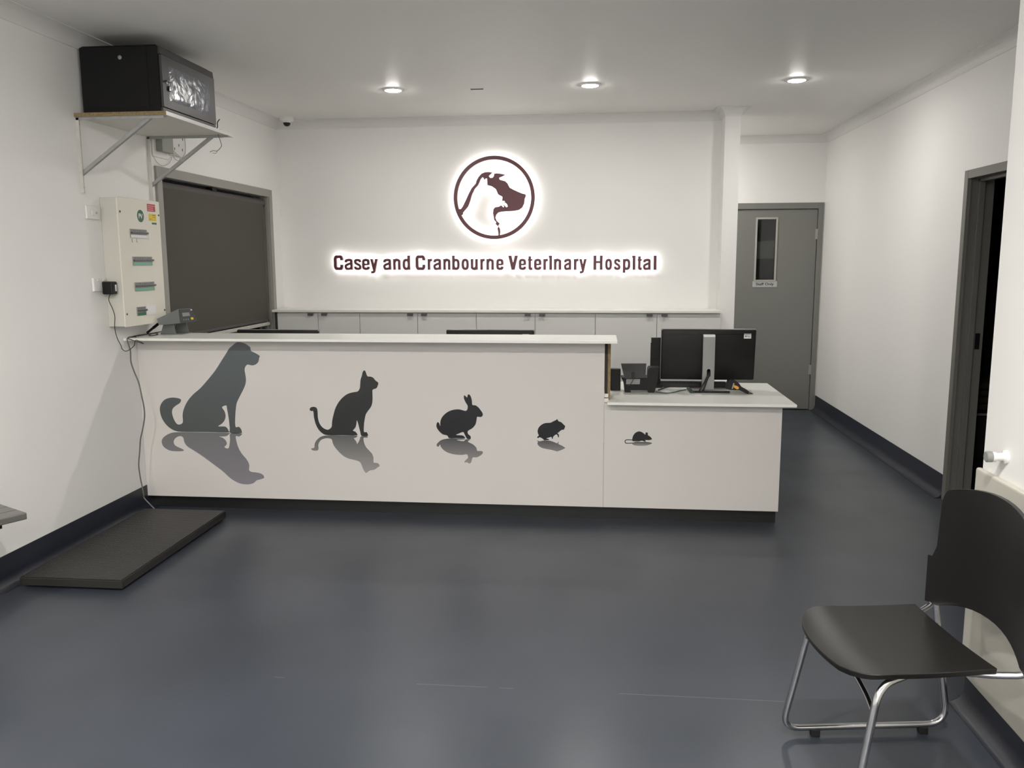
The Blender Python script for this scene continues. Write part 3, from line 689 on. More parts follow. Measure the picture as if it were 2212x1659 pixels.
print_on_front('mouse_mirror_print', 'grey upside-down mouse print', mou_m, G, print_mat('ink_mouse_mirror', C8(70, 70, 70), C8(146, 142, 138)))

# ================================================================== BACK CABINETS
CX = [-2.755, -2.392, -2.025, -1.522, -1.018, -0.521, -0.019, 0.487, 1.0]
clab = ['narrow white back cabinet nearest the window, its two doors meeting behind the leftmost screen', 'white back cabinet second from the window, below the word Casey',
        'white back cabinet behind the middle monitor', 'white back cabinet nearest the corridor, behind the lower desk end']
CF = 7.0
for i in range(4):
    x0, xm, x1 = CX[2 * i], CX[2 * i + 1], CX[2 * i + 2]
    t = thing('storage_cabinet', clab[i], 'cabinet', ((x0 + x1) / 2, 7.16, 0), 'white cabinets along the back wall')
    MB().box((x0 + 0.001, CF + 0.02, 0), (x1 - 0.001, YB - 0.001, 1.105)).build('carcass', M['gap'] if False else M['cab'], t)
    for a, c, hx in ((x0, xm, xm - 0.085), (xm, x1, xm + 0.035)):
        dr = MB().box((a + 0.002, CF, 0.1), (c - 0.002, CF + 0.018, 1.096), 0.001).build('door', M['cab'], t)
        MB().box((hx, CF - 0.022, 1.086), (hx + 0.048, CF + 0.004, 1.0985), 0.001).box((hx, CF - 0.022, 1.078), (hx + 0.048, CF - 0.019, 1.088)).build('handle', M['lever'], dr)['label'] = 'small metal tab handle'
t = MB().box((XL + 0.02, 6.978, 1.107), (PX0 - 0.001, YB - 0.001, 1.127), 0.0015).build('back_worktop', M['laminate'])
tag(t, 'long thin white worktop running over all the back cabinets', 'worktop')

# ================================================================== ROLLER BLIND
t = thing('roller_blind', 'charcoal roller blind pulled down over the grey framed left window', 'blind', (XL - 0.05, 6.15, 1.0))
BX = XL - 0.05
MB().cyl((BX, WY0 + 0.012, 2.03), (BX, WY1 - 0.012, 2.03), 0.034, 24).build('roll', M['blind_tube'], t, True)
MB().box((BX + 0.030, WY0 + 0.015, 1.045), (BX + 0.032, WY1 - 0.06, 2.03)).build('fabric', M['blind'], t)
MB().box((BX + 0.024, WY0 + 0.015, 1.03), (BX + 0.038, WY1 - 0.06, 1.05), 0.003).build('hem_bar', M['blind_tube'], t)
MB().box((BX - 0.02, 6.05, 2.055), (BX + 0.03, 6.12, 2.081)).build('bracket', M['black'], t)

# ================================================================== ELECTRICAL BOARD
EX = XL + 0.105; EY0, EY1, EZ0, EZ1 = 4.575, 5.04, 1.166, 1.907
eb = thing('switchboard', 'tall cream electrical switchboard mounted on the left wall beside the window', 'electrical panel', (XL + 0.05, 4.8, EZ0))
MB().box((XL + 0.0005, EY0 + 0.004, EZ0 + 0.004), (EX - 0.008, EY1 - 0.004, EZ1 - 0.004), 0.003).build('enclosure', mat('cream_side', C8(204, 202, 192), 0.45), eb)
MB().box((EX - 0.008, EY0, EZ0), (EX, EY1, EZ1), 0.004).build('cover', M['box_cream'], eb)
def ebp(x, y):
    p = at(160 + x / 4.607, 420 + y / 4.607, 'x', EX); return p.y, p.z
def eb_rect(x0, y0, x1, y1):
    a = ebp(x0, y0); c = ebp(x1, y1); return min(a[0], c[0]), max(a[0], c[0]), min(a[1], c[1]), max(a[1], c[1])
def eb_box(name, r, d, m, parent=eb, d0=0.0):
    return MB().box((EX + d0, r[0], r[2]), (EX + d, r[1], r[3])).build(name, m, parent)
ye = lambda x, y: ebp(x, y)
red = eb_box('red_label', (4.895, 4.985, 1.842, 1.886), 0.0012, M['red'])
for k, wd in enumerate((0.08, 0.062, 0.066)):
    eb_box('print_line', (4.90, 4.90 + wd, 1.872 - 0.012 * k, 1.878 - 0.012 * k), 0.0016, M['pink'], red)
yel = eb_box('yellow_label', (4.908, 4.99, 1.786, 1.828), 0.0012, M['yellow'])
eb_box('print_line', (4.945, 4.985, 1.8195, 1.8225), 0.0016, M['ink'], yel); eb_box('print_line', (4.945, 4.985, 1.808, 1.8095), 0.0016, M['ink'], yel); eb_box('print_line', (4.912, 4.935, 1.795, 1.797), 0.0016, M['ink'], yel)
eb_box('white_label', (4.945, 4.99, 1.829, 1.8385), 0.0012, M['sticker']); eb_box('green_label', (4.938, 4.992, 1.766, 1.777), 0.0012, M['green'])
oy, oz = ebp(660, 215)
pv = MB().lathe((EX, oy, oz), (1, 0, 0), [(0.036, 0), (0.036, 0.0012)], 36).build('round_label', M['green'], eb)
mb = MB(); add_text(mb, 'PV', lambda u, v, d: (EX + d, u, v), oy - 0.022, oy + 0.022, oz - 0.014, 0.04, 0.0012, 0.0017, 0.02)
mb.build('lettering', M['sticker'], pv)
rows = [(553, 338, 722, 422), (577, 595, 775, 675), (598, 845, 797, 928), (620, 1105, 712, 1180)]
for i, rr in enumerate(rows):
    r = eb_rect(*rr)
    zc = [1.705, 1.545, 1.395, 1.25][i]; zh = 0.026
    y0, y1 = r[0], r[1]
    br = MB().box((EX - 0.004, y0, zc - zh), (EX + 0.004, y1, zc + zh)).build('breaker_row', M['breaker'], eb)
    MB().box((EX + 0.003, y0 + 0.004, zc - 0.001), (EX + 0.014, y1 + 0.004, zc + 0.010), 0.002).build('lever_bar', M['lever'], br)
    MB().box((EX + 0.004, y0 + 0.003, zc - zh + 0.001), (EX + 0.0052, y1 - 0.003, zc - 0.008)).build('label_strip', M['mint'] if i in (1, 2) else (M['sticker'] if i == 0 else M['green']), br)
    nb = max(3, int((y1 - y0) / 0.018))
    mb = MB()
    for k in range(nb):
        yy = y0 + 0.004 + (y1 - y0 - 0.012) * k / nb
        mb.box((EX + 0.004, yy + 0.003, zc + 0.014), (EX + 0.0055, yy + 0.010, zc + 0.021))
    mb.build('terminal_screws', M['lever'], br)
r = eb_rect(712, 1085, 812, 1175)
eb_box('blank_plate', (r[0], r[1], 1.222, 1.279), 0.004, M['sticker'])
eb_box('side_label', (ebp(736, 345)[0], ebp(752, 440)[0], 1.672, 1.728), 0.0012, M['sticker'])
for xx in (575, 622):
    mb = MB(); y0 = ebp(xx, 450)[0]; z0 = 1.655
    mb.box((EX, y0, z0), (EX + 0.0008, y0 + 0.002, z0 + 0.02)); mb.box((EX, y0, z0), (EX + 0.0008, y0 + 0.009, z0 + 0.002))
    mb.build('pen_mark', M['ink'], eb)
for yy, zz in ((EY0 + 0.022, EZ1 - 0.083), (EY1 - 0.018, EZ1 - 0.083), (EY0 + 0.022, EZ0 + 0.075), (EY1 - 0.018, EZ0 + 0.075)):
    MB().lathe((EX, yy, zz), (1, 0, 0), [(0.006, 0), (0.006, 0.003), (0.003, 0.005), (0, 0.005)], 14).build('screw', M['lever'], eb)

# ================================================================== WALL PLATES LEFT
t = thing('data_outlet', 'glossy white square wall plate left of the switchboard top', 'wall plate', (XL, 4.49, 1.776))
MB().box((XL + 0.0003, 4.432, 1.776), (XL + 0.011, 4.55, 1.85), 0.003).build('plate', M['white_plastic'], t)
MB().box((XL + 0.01, 4.475, 1.797), (XL + 0.016, 4.502, 1.828), 0.002).build('socket', M['white_plastic'], t)
MB().lathe((XL + 0.011, 4.522, 1.812), (1, 0, 0), [(0.007, 0), (0.007, 0.003), (0, 0.003)], 14).build('screw_cap', M['cable_white'], t)
t = thing('power_outlet', 'white square power outlet beside the lower half of the switchboard', 'power outlet', (XL, 4.505, 1.376))
MB().box((XL + 0.0003, 4.442, 1.376), (XL + 0.014, 4.562, 1.452), 0.004).build('plate', M['white_plastic'], t)
MB().box((XL + 0.013, 4.475, 1.432), (XL + 0.019, 4.492, 1.444), 0.002).build('switch', M['white_plastic'], t)
MB().box((XL + 0.013, 4.526, 1.432), (XL + 0.019, 4.543, 1.444), 0.002).build('switch', M['white_plastic'], t)
t = thing('power_adapter', 'black plug-in power adapter with thin cord, in the outlet left of the switchboard', 'power adapter', (XL + 0.04, 4.555, 1.36))
MB().box((XL + 0.0145, 4.515, 1.358), (XL + 0.075, 4.568, 1.43), 0.006).build('body', M['black'], t)
MB().box((XL + 0.0752, 4.545, 1.375), (XL + 0.0758, 4.56, 1.412)).build('rating_label', M['sticker'], t)
P = [(330, 1000), (345, 1050), (380, 1130), (405, 1210), (405, 1330), (430, 1430), (465, 1500), (480, 1540), (515, 1560), (560, 1540), (600, 1500), (615, 1450)]
pts = []
for i, (a, c) in enumerate(P):
    q = at(160 + a / 4.607, 420 + c / 4.607, 'y', 4.548 if i < 9 else 4.62); q.x = max(q.x, XL + 0.006); pts.append(q)
pts[0] = Vector((XL + 0.045, 4.543, 1.36))
pts += [Vector((pts[-1].x, 4.70, 1.06)), Vector((XL + 0.03, 4.712, 1.092)), Vector((XL + 0.045, 4.78, 1.0945))]
MB().tube(smooth_path(pts, 6), 0.0022, 6).build('cord', M['cable'], t, True)

# second outlet and junction box above the window, behind the shelf bracket
t = thing('junction_box', 'grey plastic junction box on white base above the window, behind the shelf bracket', 'junction box', (XL, 5.3, 2.21))
MB().box((XL + 0.0003, 5.185, 2.20), (XL + 0.012, 5.375, 2.40), 0.003).build('base', M['white_plastic'], t)
MB().box((XL + 0.012, 5.22, 2.235), (XL + 0.055, 5.362, 2.39), 0.003).build('box', mat('grey_box', C8(150, 152, 144), 0.5), t)
t = thing('double_outlet', 'white double power outlet above the window with loose white wires', 'power outlet', (XL, 5.49, 2.23))
MB().box((XL + 0.0003, 5.38, 2.235), (XL + 0.02, 5.60, 2.40), 0.003).build('plate', M['white_plastic'], t)
for yy, zz in ((5.50, 2.30), (5.555, 2.345), (5.545, 2.275), (5.44, 2.27)):
    MB().box((XL + 0.0195, yy, zz), (XL + 0.0215, yy + 0.008, zz + 0.016)).build('slot', M['lever'], t)
for n, P in enumerate([[(944, 1045), (985, 1110), (1040, 1175), (1085, 1220), (1080, 1250), (1050, 1245), (1020, 1205), (1030, 1185), (1060, 1210)],
                       [(1130, 1045), (1138, 1120), (1130, 1190), (1090, 1250), (1060, 1252)]]):
    MB().tube(smooth_path([at(140 + a / 4.366, 60 + c / 4.366, 'x', XL + 0.03) for a, c in P], 6), 0.0025, 6).build('wire', M['cable_white'], t, True)
P = [(835, 1210), (870, 1270), (920, 1300), (975, 1285), (1005, 1240), (1000, 1215)]
MB().tube(smooth_path([at(140 + a / 4.366, 60 + c / 4.366, 'x', XL + 0.012) for a, c in P], 6), 0.0022, 6).build('wire', M['cable_white'], t, True)

# ================================================================== SHELF, BRACKETS, RACK CABINET
SX, SYA, SYB, SZ0, SZ1 = -2.292, 4.40, 5.235, 2.313, 2.333
t = thing('wall_shelf', 'white shelf board with raw chipboard end, high on the left wall', 'shelf', (-2.55, 4.8, SZ0))
MB().box((XL + 0.001, SYA, SZ0), (SX - 0.002, SYB, SZ1)).build('board', M['shelf_white'], t)
MB().box((SX - 0.002, SYA, SZ0), (SX, SYB, SZ1)).build('front_edge', M['laminate'], t)
MB().box((XL + 0.001, SYA - 0.0015, SZ0), (SX, SYA, SZ1)).build('raw_end', M['mdf'], t)
def bracket(y, zb, label, long_):
    t = thing('shelf_bracket', label, 'bracket', (XL, y, zb), 'steel shelf brackets')
    MB().box((XL + 0.0005, y - 0.018, zb), (XL + 0.004, y + 0.018, SZ0 - 0.004)).box((XL + 0.004, y - 0.018, zb), (XL + 0.02, y - 0.015, SZ0 - 0.004)).build('upright', M['white_metal'], t)
    MB().box((XL + 0.004, y - 0.016, SZ0 - 0.006), (SX + 0.01 if long_ else SX - 0.02, y + 0.016, SZ0 - 0.001)).box((XL + 0.004, y - 0.018, SZ0 - 0.016), (SX - 0.02, y - 0.015, SZ0 - 0.001)).build('arm', M['galv'], t)
    a = Vector((XL + 0.004, y, zb + 0.10)); c = Vector((SX - 0.1, y, SZ0 - 0.006)); d = (c - a).normalized(); n = Vector((-d.z, 0, d.x)) * 0.0025
    sd = Vector((0, 0.010, 0))
    MB().hexa([a - sd - n * 4, a + sd - n * 4, c + sd - n * 4, c - sd - n * 4, a - sd + n * 4, a + sd + n * 4, c + sd + n * 4, c - sd + n * 4], 0.002).build('brace', M['galv'], t)
    for zz in (zb + 0.03, SZ0 - 0.035):
        MB().lathe((XL + 0.004, y + 0.004, zz), (1, 0, 0), [(0.006, 0), (0.005, 0.003), (0, 0.004)], 12).build('screw', M['lever'], t)
    MB().box((XL + 0.004, y - 0.002, zb + 0.20), (XL + 0.0046, y + 0.002, zb + 0.26)).build('slot', M['lever'], t)
bracket(4.425, 1.914, 'pale steel shelf bracket on bare wall, the one nearer the viewer', False)
bracket(5.147, 1.914, 'pale steel shelf bracket beside the window frame, reaching down behind the switchboard', True)

RX0, RX1, RYA, RYB, RZ0, RZ1 = -2.79, -2.335, 4.455, 5.085, SZ1 + 0.0005, 2.688
rk = thing('rack_cabinet', 'black wall rack cabinet with film-covered glass door, on the high shelf', 'rack cabinet', (-2.56, 4.77, SZ1 + 0.0005))
MB().box((RX0, RYA, RZ0), (RX1 - 0.012, RYB, RZ1 - 0.012), 0.002).hexa([(RX0, RYA, RZ1 - 0.012), (RX1 - 0.012, RYA, RZ1 - 0.012), (RX1 - 0.012, RYB, RZ1 - 0.012), (RX0, RYB, RZ1 - 0.012), (RX0 + 0.012, RYA + 0.012, RZ1), (RX1 - 0.03, RYA + 0.012, RZ1), (RX1 - 0.03, RYB - 0.02, RZ1), (RX0 + 0.012, RYB - 0.02, RZ1)]).build('case', M['rack_side'], rk)
MB().box((RX0 + 0.04, RYA - 0.002, RZ0 + 0.03), (RX1 - 0.075, RYA + 0.001, RZ1 - 0.03)).build('side_panel', M['rack_side'], rk)
MB().lathe((-2.56, RYA - 0.002, RZ1 - 0.065), (0, -1, 0), [(0.011, 0), (0.011, 0.003), (0.007, 0.004), (0.007, 0.001), (0, 0.001)], 18).build('lock', M['silver'], rk)['label'] = 'small silver side lock'
MB().hexa([(RX1 - 0.012, RYA, RZ1 - 0.05), (RX1, RYA, RZ1 - 0.05), (RX1, RYB, RZ1 - 0.05), (RX1 - 0.012, RYB, RZ1 - 0.05), (RX1 - 0.012, RYA, RZ1 - 0.012), (RX1 - 0.004, RYA, RZ1 - 0.014), (RX1 - 0.004, RYB, RZ1 - 0.014), (RX1 - 0.012, RYB, RZ1 - 0.012)]).box((RX1 - 0.012, RYA, RZ0), (RX1, RYB, RZ0 + 0.03), 0.002).build('front_rail', M['rack_front'], rk)
b = MB(); dz0, dz1 = RZ0 + 0.033, RZ1 - 0.053
b.box((RX1 - 0.01, RYA + 0.004, dz0), (RX1 + 0.004, RYA + 0.075, dz1)); b.box((RX1 - 0.01, RYB - 0.07, dz0), (RX1 + 0.004, RYB - 0.003, dz1))
b.box((RX1 - 0.01, RYA + 0.075, dz0), (RX1 + 0.004, RYB - 0.07, dz0 + 0.05)); b.box((RX1 - 0.01, RYA + 0.075, dz1 - 0.05), (RX1 + 0.004, RYB - 0.07, dz1))
dr = b.build('door', M['rack_front'], rk)
gx = []
ny, nz = 26, 14
rows_ = []
for i in range(nz + 1):
    rw = []
    for j in range(ny + 1):
        y = RYA + 0.070 + (RYB - RYA - 0.135) * j / ny; z = dz0 + 0.045 + (dz1 - dz0 - 0.09) * i / nz
        edge = min(i, nz - i) == 0 or min(j, ny - j) == 0
        h = 0.0035 + (0 if edge else random.random() * 0.0022)
        rw.append(((RX1 + h + 0.001, y, z + (random.uniform(-.006, .003) if i == 0 else 0)), (RX1 - 0.004, y, z)))
    rows_.append(rw)
MB().grid(rows_, 0).build('film', M['film'], dr, True)['label'] = 'wrinkled clear protective film over the door glass'
ky, kz = RYA + 0.042, (dz0 + dz1) / 2 - 0.0
kb = MB().lathe((RX1 + 0.004, ky, kz), (1, 0, 0), [(0.010, 0), (0.010, 0.004), (0.006, 0.006), (0, 0.006)], 18).build('door_lock', M['chrome'], dr)
MB().box((RX1 + 0.01, ky - 0.03, kz - 0.003), (RX1 + 0.026, ky + 0.02, kz + 0.003)).box((RX1 + 0.006, ky + 0.012, kz - 0.045), (RX1 + 0.013, ky + 0.036, kz - 0.018), 0.003).build('key', M['black_gloss'], dr)
P = [(RX1 - 0.01, RYB + 0.004, RZ0 + 0.006), (RX1 + 0.005, RYB + 0.01, RZ0 + 0.02), (RX1 + 0.005, RYB + 0.014, RZ0 + 0.05), (RX1 + 0.012, RYB + 0.03, RZ0 + 0.07)]
o = MB().tube(smooth_path(P, 5), 0.003, 6).tube(smooth_path([(RX1 - 0.01, RYB + 0.004, RZ0 + 0.006), (RX1 + 0.01, RYB + 0.03, RZ0 + 0.01), (RX1 + 0.012, RYB + 0.06, RZ0 + 0.006)], 5), 0.002, 6).build('loose_cable', M['cable'], None, True)
tag(o, 'short loose black cable end on the shelf beside the rack cabinet', 'cable')
P = [(1448, 1040), (1472, 1085), (1475, 1120), (1440, 1160), (1395, 1160), (1370, 1172)]
pts = [at(140 + a / 4.366, 60 + c / 4.366, 'x', -2.33) for a, c in P]; pts[0].z = SZ0
Q = [at(140 + a / 4.366, 60 + c / 4.366, 'x', -2.33) for a, c in [(1440, 1160), (1425, 1182), (1395, 1180)]]
o = MB().tube(smooth_path(pts, 6), 0.002, 6).tube(smooth_path(Q, 5), 0.0016, 6).build('hanging_wire', M['cable_grey'], None, True)
tag(o, 'thin grey wire dangling from the underside of the high shelf', 'wire')

# ================================================================== SCALE: PLATFORM, INDICATOR, CABLE
t = thing('floor_scale', 'low rectangular floor scale with black pebbled mat along the left wall', 'scale', (-2.48, 4.12, 0))
FX0, FX1, FY0, FY1 = -2.735, -2.22, 3.565, 4.688
MB().box((FX0, FY0, 0.012), (FX1, FY0 + 0.02, 0.05), 0.002).box((FX0, FY1 - 0.02, 0.012), (FX1, FY1, 0.05), 0.002).box((FX1 - 0.02, FY0 + 0.02, 0.012), (FX1, FY1 - 0.02, 0.05), 0.002).box((FX0, FY0 + 0.02, 0.012), (FX0 + 0.02, FY1 - 0.02, 0.05), 0.002).box((FX0 + 0.02, FY0 + 0.02, 0.012), (FX1 - 0.02, FY1 - 0.02, 0.04)).build('platform', mat('dark_steel_frame', C8(64, 63, 60), 0.32, metal=0.5), t)
MB().box((FX0 + 0.004, FY0 + 0.005, 0.05), (FX1 - 0.004, FY1 - 0.005, 0.0545), 0.0015).build('mat', M['pips'], t)
for xx in (FX0 + 0.03, FX1 - 0.07):
    for yy in (FY0 + 0.03, FY1 - 0.07):
        MB().cyl((xx + 0.02, yy + 0.02, 0), (xx + 0.02, yy + 0.02, 0.013), 0.018, 14).build('foot', M['rubber'], t)

ind = thing('scale_indicator', 'grey scale readout with keypad on a stand at the left end of the counter', 'scale display', (-2.63, 5.03, 1.0905))
ZT = 1.0906
ya, yb_ = 4.985, 5.075
def ip(a, c, y): return at(260 + a / 11.06, 640 + c / 11.06, 'y', y)
TL, BL = ip(1380, 300, ya), ip(1300, 710, ya); RT, RB = ip(860, 540, 4.885), ip(915, 690, 4.885)
off = Vector((0.0, yb_ - ya, 0))
TR = ip(1705, 280, yb_ + 0.01); BR = ip(1840, 590, yb_ + 0.02); BLf = ip(1420, 650, ya - 0.0)
nrm_ = (TR - TL).cross(BLf - TL); ray_ = (BR - EYE)
BR = EYE + ray_ * (nrm_.dot(TL - EYE) / nrm_.dot(ray_))
MB().hexa([RB, BLf, BR, RB + off + Vector((0.02, 0.02, 0)), RT, TL, TR, RT + off + Vector((0.02, 0.02, 0))], 0.003).build('case', M['indicator'], ind)
def face(u, v, lift=0.003):
    a = TL + (TR - TL) * u; c = BLf + (BR - BLf) * u; n = (TR - TL).cross(BLf - TL).normalized()
    if n.dot(EYE - TL) < 0: n = -n
    return a + (c - a) * v + n * lift
def face_quad(u0, v0, u1, v1, name, m, l0=0.0015, l1=0.004, parent=ind):
    return MB().hexa([face(u0, v0, l0), face(u1, v0, l0), face(u1, v1, l0), face(u0, v1, l0), face(u0, v0, l1), face(u1, v0, l1), face(u1, v1, l1), face(u0, v1, l1)]).build(name, m, parent)
kp = face_quad(0.05, 0.05, 0.95, 0.95, 'keypad', M['indicator_face'])
face_quad(0.2, 0.3, 0.66, 0.55, 'display', M['lcd'], 0.004, 0.005, kp)
face_quad(0.66, 0.68, 0.8, 0.84, 'yellow_key', M['yellow'], 0.004, 0.0055, kp)
face_quad(0.82, 0.1, 0.93, 0.17, 'badge', M['sticker'], 0.004, 0.005, kp)
for k in range(3): face_quad(0.2 + 0.13 * k, 0.74, 0.26 + 0.13 * k, 0.82, 'key', M['lcd'], 0.004, 0.005, kp)
ch = [ip(975, 915, ya), ip(1345, 915, ya), ip(1255, 660, ya), ip(1065, 660, ya)]
dzc = ZT + 0.003 - ch[0].z
poly = [(ch[0].x, ZT + 0.003), (ch[1].x, ZT + 0.003), (ch[2].x, ch[2].z + 0.02), (ch[3].x, ch[3].z + 0.02)]
MB().prism(poly, fnw, ya - 0.006, ya - 0.001).prism([(x + 0.02, z) for x, z in poly], fnw, yb_ + 0.03, yb_ + 0.035).box((ch[0].x, ya - 0.006, ZT + 0.0005), (ch[1].x + 0.04, yb_ + 0.035, ZT + 0.004)).build('stand', M['indicator'], ind)
for q in ((ch[0].x + 0.012, ya + 0.006), (ch[1].x + 0.02, ya + 0.006)):
    MB().cyl((q[0], q[1], ZT - 0.0003), (q[0], q[1], ZT + 0.002), 0.006, 10).build('foot', M['rubber'], ind)
pm = ip(1150, 600, ya)
MB().lathe(pm, (0, -1, 0), [(0.012, 0), (0.012, 0.004), (0.004, 0.006), (0, 0.006)], 14).build('pivot_knob', M['indicator'], ind)

# plug and looped leads lying on the counter
ct = thing('cable_loop', 'tangle of thin black leads with a black connector, lying left of the scale readout', 'cable', (-2.74, 4.95, 1.0905))
def cp(a, c, z=1.094):
    p = at(260 + a / 11.06, 640 + c / 11.06, 'z', z); p.x = max(p.x, XL + 0.008); return p
a_, b_ = ip(905, 660, ya + 0.03), Vector((-2.785, 4.94, 1.104))
MB().tube([a_, a_ + (b_ - a_) * 0.45], 0.009, 10).tube([a_ + (b_ - a_) * 0.42, b_], 0.0075, 10).build('connector', M['black'], ct, True)
for P in ([(240, 950), (400, 850), (560, 835), (800, 840), (870, 875), (880, 910)], [(240, 950), (370, 910), (500, 905), (610, 850), (690, 820), (800, 790)],
          [(240, 952), (450, 935), (600, 905), (800, 885), (870, 880), (890, 910), (760, 938), (680, 928), (620, 870)], [(240, 950), (330, 900), (350, 940), (370, 980)]):
    MB().tube(smooth_path([cp(*q) for q in P], 6), 0.0024, 6).build('lead', M['cable'], ct, True)
sc = []
for a, c in [(160, 95), (160, 220), (165, 310), (190, 390), (230, 490), (255, 600), (275, 700), (278, 780), (262, 880), (245, 960), (238, 1060), (230, 1170), (240, 1260), (258, 1350), (272, 1420)]:
    p = at(240 + a / 3.858, 700 + c / 3.858, 'y', 4.703); p.x = max(p.x, XL + 0.012); sc.append(p)
sc[0] = Vector((XL + 0.03, 4.78, 1.0945)); sc.insert(1, Vector((XL + 0.032, 4.705, 1.088)))
sc += [Vector((-2.745, 4.71, 0.11)), Vector((-2.70, 4.71, 0.06)), Vector((-2.66, 4.70, 0.03)), Vector((-2.63, 4.685, 0.03))]
o = MB().tube(smooth_path(sc, 6), 0.004, 8).build('scale_cable', M['cable_grey'], None, True)
tag(o, 'grey cable hanging down the desk corner to the floor scale', 'cable')

# ================================================================== COMPUTERS ON THE DESK
ZW = 0.7297
def monitor(x0, x1, yp, ztop, label, sticker):
    xc = (x0 + x1) / 2; wd = x1 - x0; hh = 0.325
    t = thing('monitor', label, 'monitor', (xc, yp - 0.08, ZW), 'computer monitors seen from behind')
    zb = ztop - hh; tl = 0.012
    sh = lambda z: yp + 0.012 - 0.03 * (z - zb) / hh
    ang = math.atan2(-0.03, hh)
    def slab(xa, xb, za, zb2, d0, d1, bev, name, m, parent=t):
        mb = MB().box((xa, d0, za), (xb, d1, zb2), bev, 3)
        for v in mb.bm.verts: v.co.y += sh(v.co.z)
        return mb.build(name, m, parent, True)
    slab(x0, x1, zb, ztop, 0.0, 0.014, 0.005, 'bezel', M['silver'])
    bk = slab(x0 + 0.003, x1 - 0.003, zb + 0.003, ztop - 0.003, -0.022, 0.004, 0.009, 'back_cover', M['black'])
    slab(x0 + 0.02, x1 - 0.02, ztop - 0.035, ztop - 0.03, -0.0235, -0.02, 0.001, 'vent_groove', M['black_gloss'], bk)
    slab(x0 + 0.01, x1 - 0.01, zb + 0.012, ztop - 0.01, 0.012, 0.0155, 0.0, 'screen', M['black_gloss'])
    # stand: wide silver column with an oval cable hole near its foot
    sx = xc - 0.002; wv = 0.036; ys = yp - 0.085
    zs1 = ztop - 0.036
    hz = ZW + 0.115
    hole = [(sx + 0.002 + 0.0115 * math.cos(a), hz + (0.014 if math.sin(a) > 0 else -0.014) + 0.0115 * math.sin(a)) for a in [2 * math.pi * k / 28 for k in range(28)]]
    prof = []
    for sxn, szn, a0 in ((1, 1, 0), (-1, 1, 90), (-1, -1, 180), (1, -1, 270)):
        for k in range(5):
            aa = math.radians(a0 + 90 * k / 4); rr = 0.012 if szn > 0 else 0.002
            prof.append((sx + sxn * (wv - rr) + rr * math.cos(aa), (zs1 - rr if szn > 0 else ZW + 0.012 + rr) + rr * math.sin(aa)))
    MB().prism(prof, fnw, ys, ys + 0.03, [hole]).build('stand_column', M['silver'], t)
    MB().box((sx - 0.028, ys + 0.028, zs1 - 0.14), (sx + 0.028, sh(zs1 - 0.1) - 0.015, zs1 - 0.06), 0.004).build('mount_arm', M['black'], t)
    MB().box((sx - wv, ys - 0.0015, zs1 - 0.011), (sx + wv, ys + 0.031, zs1 + 0.005), 0.004).build('column_cap', M['white_plastic'], t)
    bx = MB().box((sx - 0.10, yp - 0.15, ZW), (sx + 0.125, yp + 0.06, ZW + 0.013), 0.004, 2).build('stand_base', M['black_gloss'], t)
    for k, dx in enumerate((-0.004, 0.006)):
        P = [(sx + 0.002 + dx * 0.5, ys + 0.03, hz + 0.004), (sx + dx * 0.5, ys - 0.012, hz - 0.006), (sx - 0.02 + dx, ys - 0.03, hz - 0.05), (sx - 0.045 + dx * 2, ys - 0.05, ZW + 0.02), (sx - 0.06 + dx, ys - 0.07, ZW + 0.006)]
        MB().tube(smooth_path(P, 6), 0.005, 8).build('cable', M['cable'], t, True)
    if sticker:
        q0, q1, z0 = x1 - 0.078, x1 - 0.034, ztop - 0.058
        st = slab(q0, q1, z0, z0 + 0.03, -0.0235, -0.0215, 0.0, 'sticker', M['sticker'], bk); st['label'] = 'white payment sticker'
        mb = MB(); fs = lambda u, v, d: (u, sh(v) + d, v)
        ax, az = q0 + 0.011, z0 + 0.014
        mb.prism([(ax + 0.0042 * math.cos(a) * (1 - 0.12 * math.cos(2 * a)), az + 0.0044 * math.sin(a) - 0.0008 * abs(math.cos(a))) for a in [2 * math.pi * k / 20 for k in range(20)]], fs, -0.0240, -0.0236)
        mb.prism([(ax, az + 0.005), (ax + 0.0022, az + 0.0085), (ax + 0.003, az + 0.0085), (ax + 0.0012, az + 0.005)], fs, -0.0240, -0.0236)
        add_text(mb, 'Pay', fs, q0 + 0.018, q0 + 0.037, z0 + 0.0095, 0.0145, -0.0240, -0.0236)
        mb.build('sticker_print', M['ink'], bk)
    return t
monitor(0.397, 0.98, 5.325, 1.114, 'black monitor seen whole from behind on the lower desk end', True)
monitor(-1.0, -0.412, 5.50, 1.089, 'black monitor mostly hidden behind the middle of the raised counter, corner sticker showing', True)
monitor(-2.443, -1.866, 5.50, 1.083, 'black monitor at the window end, only its top edge over the counter', False)

t = thing('keyboard', 'black keyboard lying flat behind the foot of the whole-seen monitor', 'keyboard', (0.62, 5.47, ZW))
MB().hexa([(0.40, 5.40, ZW), (0.83, 5.40, ZW), (0.83, 5.53, ZW), (0.40, 5.53, ZW), (0.403, 5.403, ZW + 0.034), (0.827, 5.403, ZW + 0.034), (0.827, 5.527, ZW + 0.018), (0.403, 5.527, ZW + 0.018)], 0.002).build('body', M['black'], t)
mb = MB()
for r in range(5):
    for k in range(18):
        x = 0.41 + k * 0.0229; y = 5.415 + r * 0.021; z = ZW + 0.0335 - (y - 5.403) * 0.129
        mb.box((x, y, z), (x + 0.019, y + 0.017, z + 0.004))
o = mb.build('keys', M['black_soft'], t)
o = MB().box((0.77, 5.545, ZW), (0.90, 5.62, ZW + 0.012), 0.001).box((0.775, 5.548, ZW + 0.012), (0.895, 5.617, ZW + 0.02), 0.001).build('paper_pad', M['sticker'])
tag(o, 'white pad of paper behind the monitor foot, beyond the keyboard', 'paper pad')

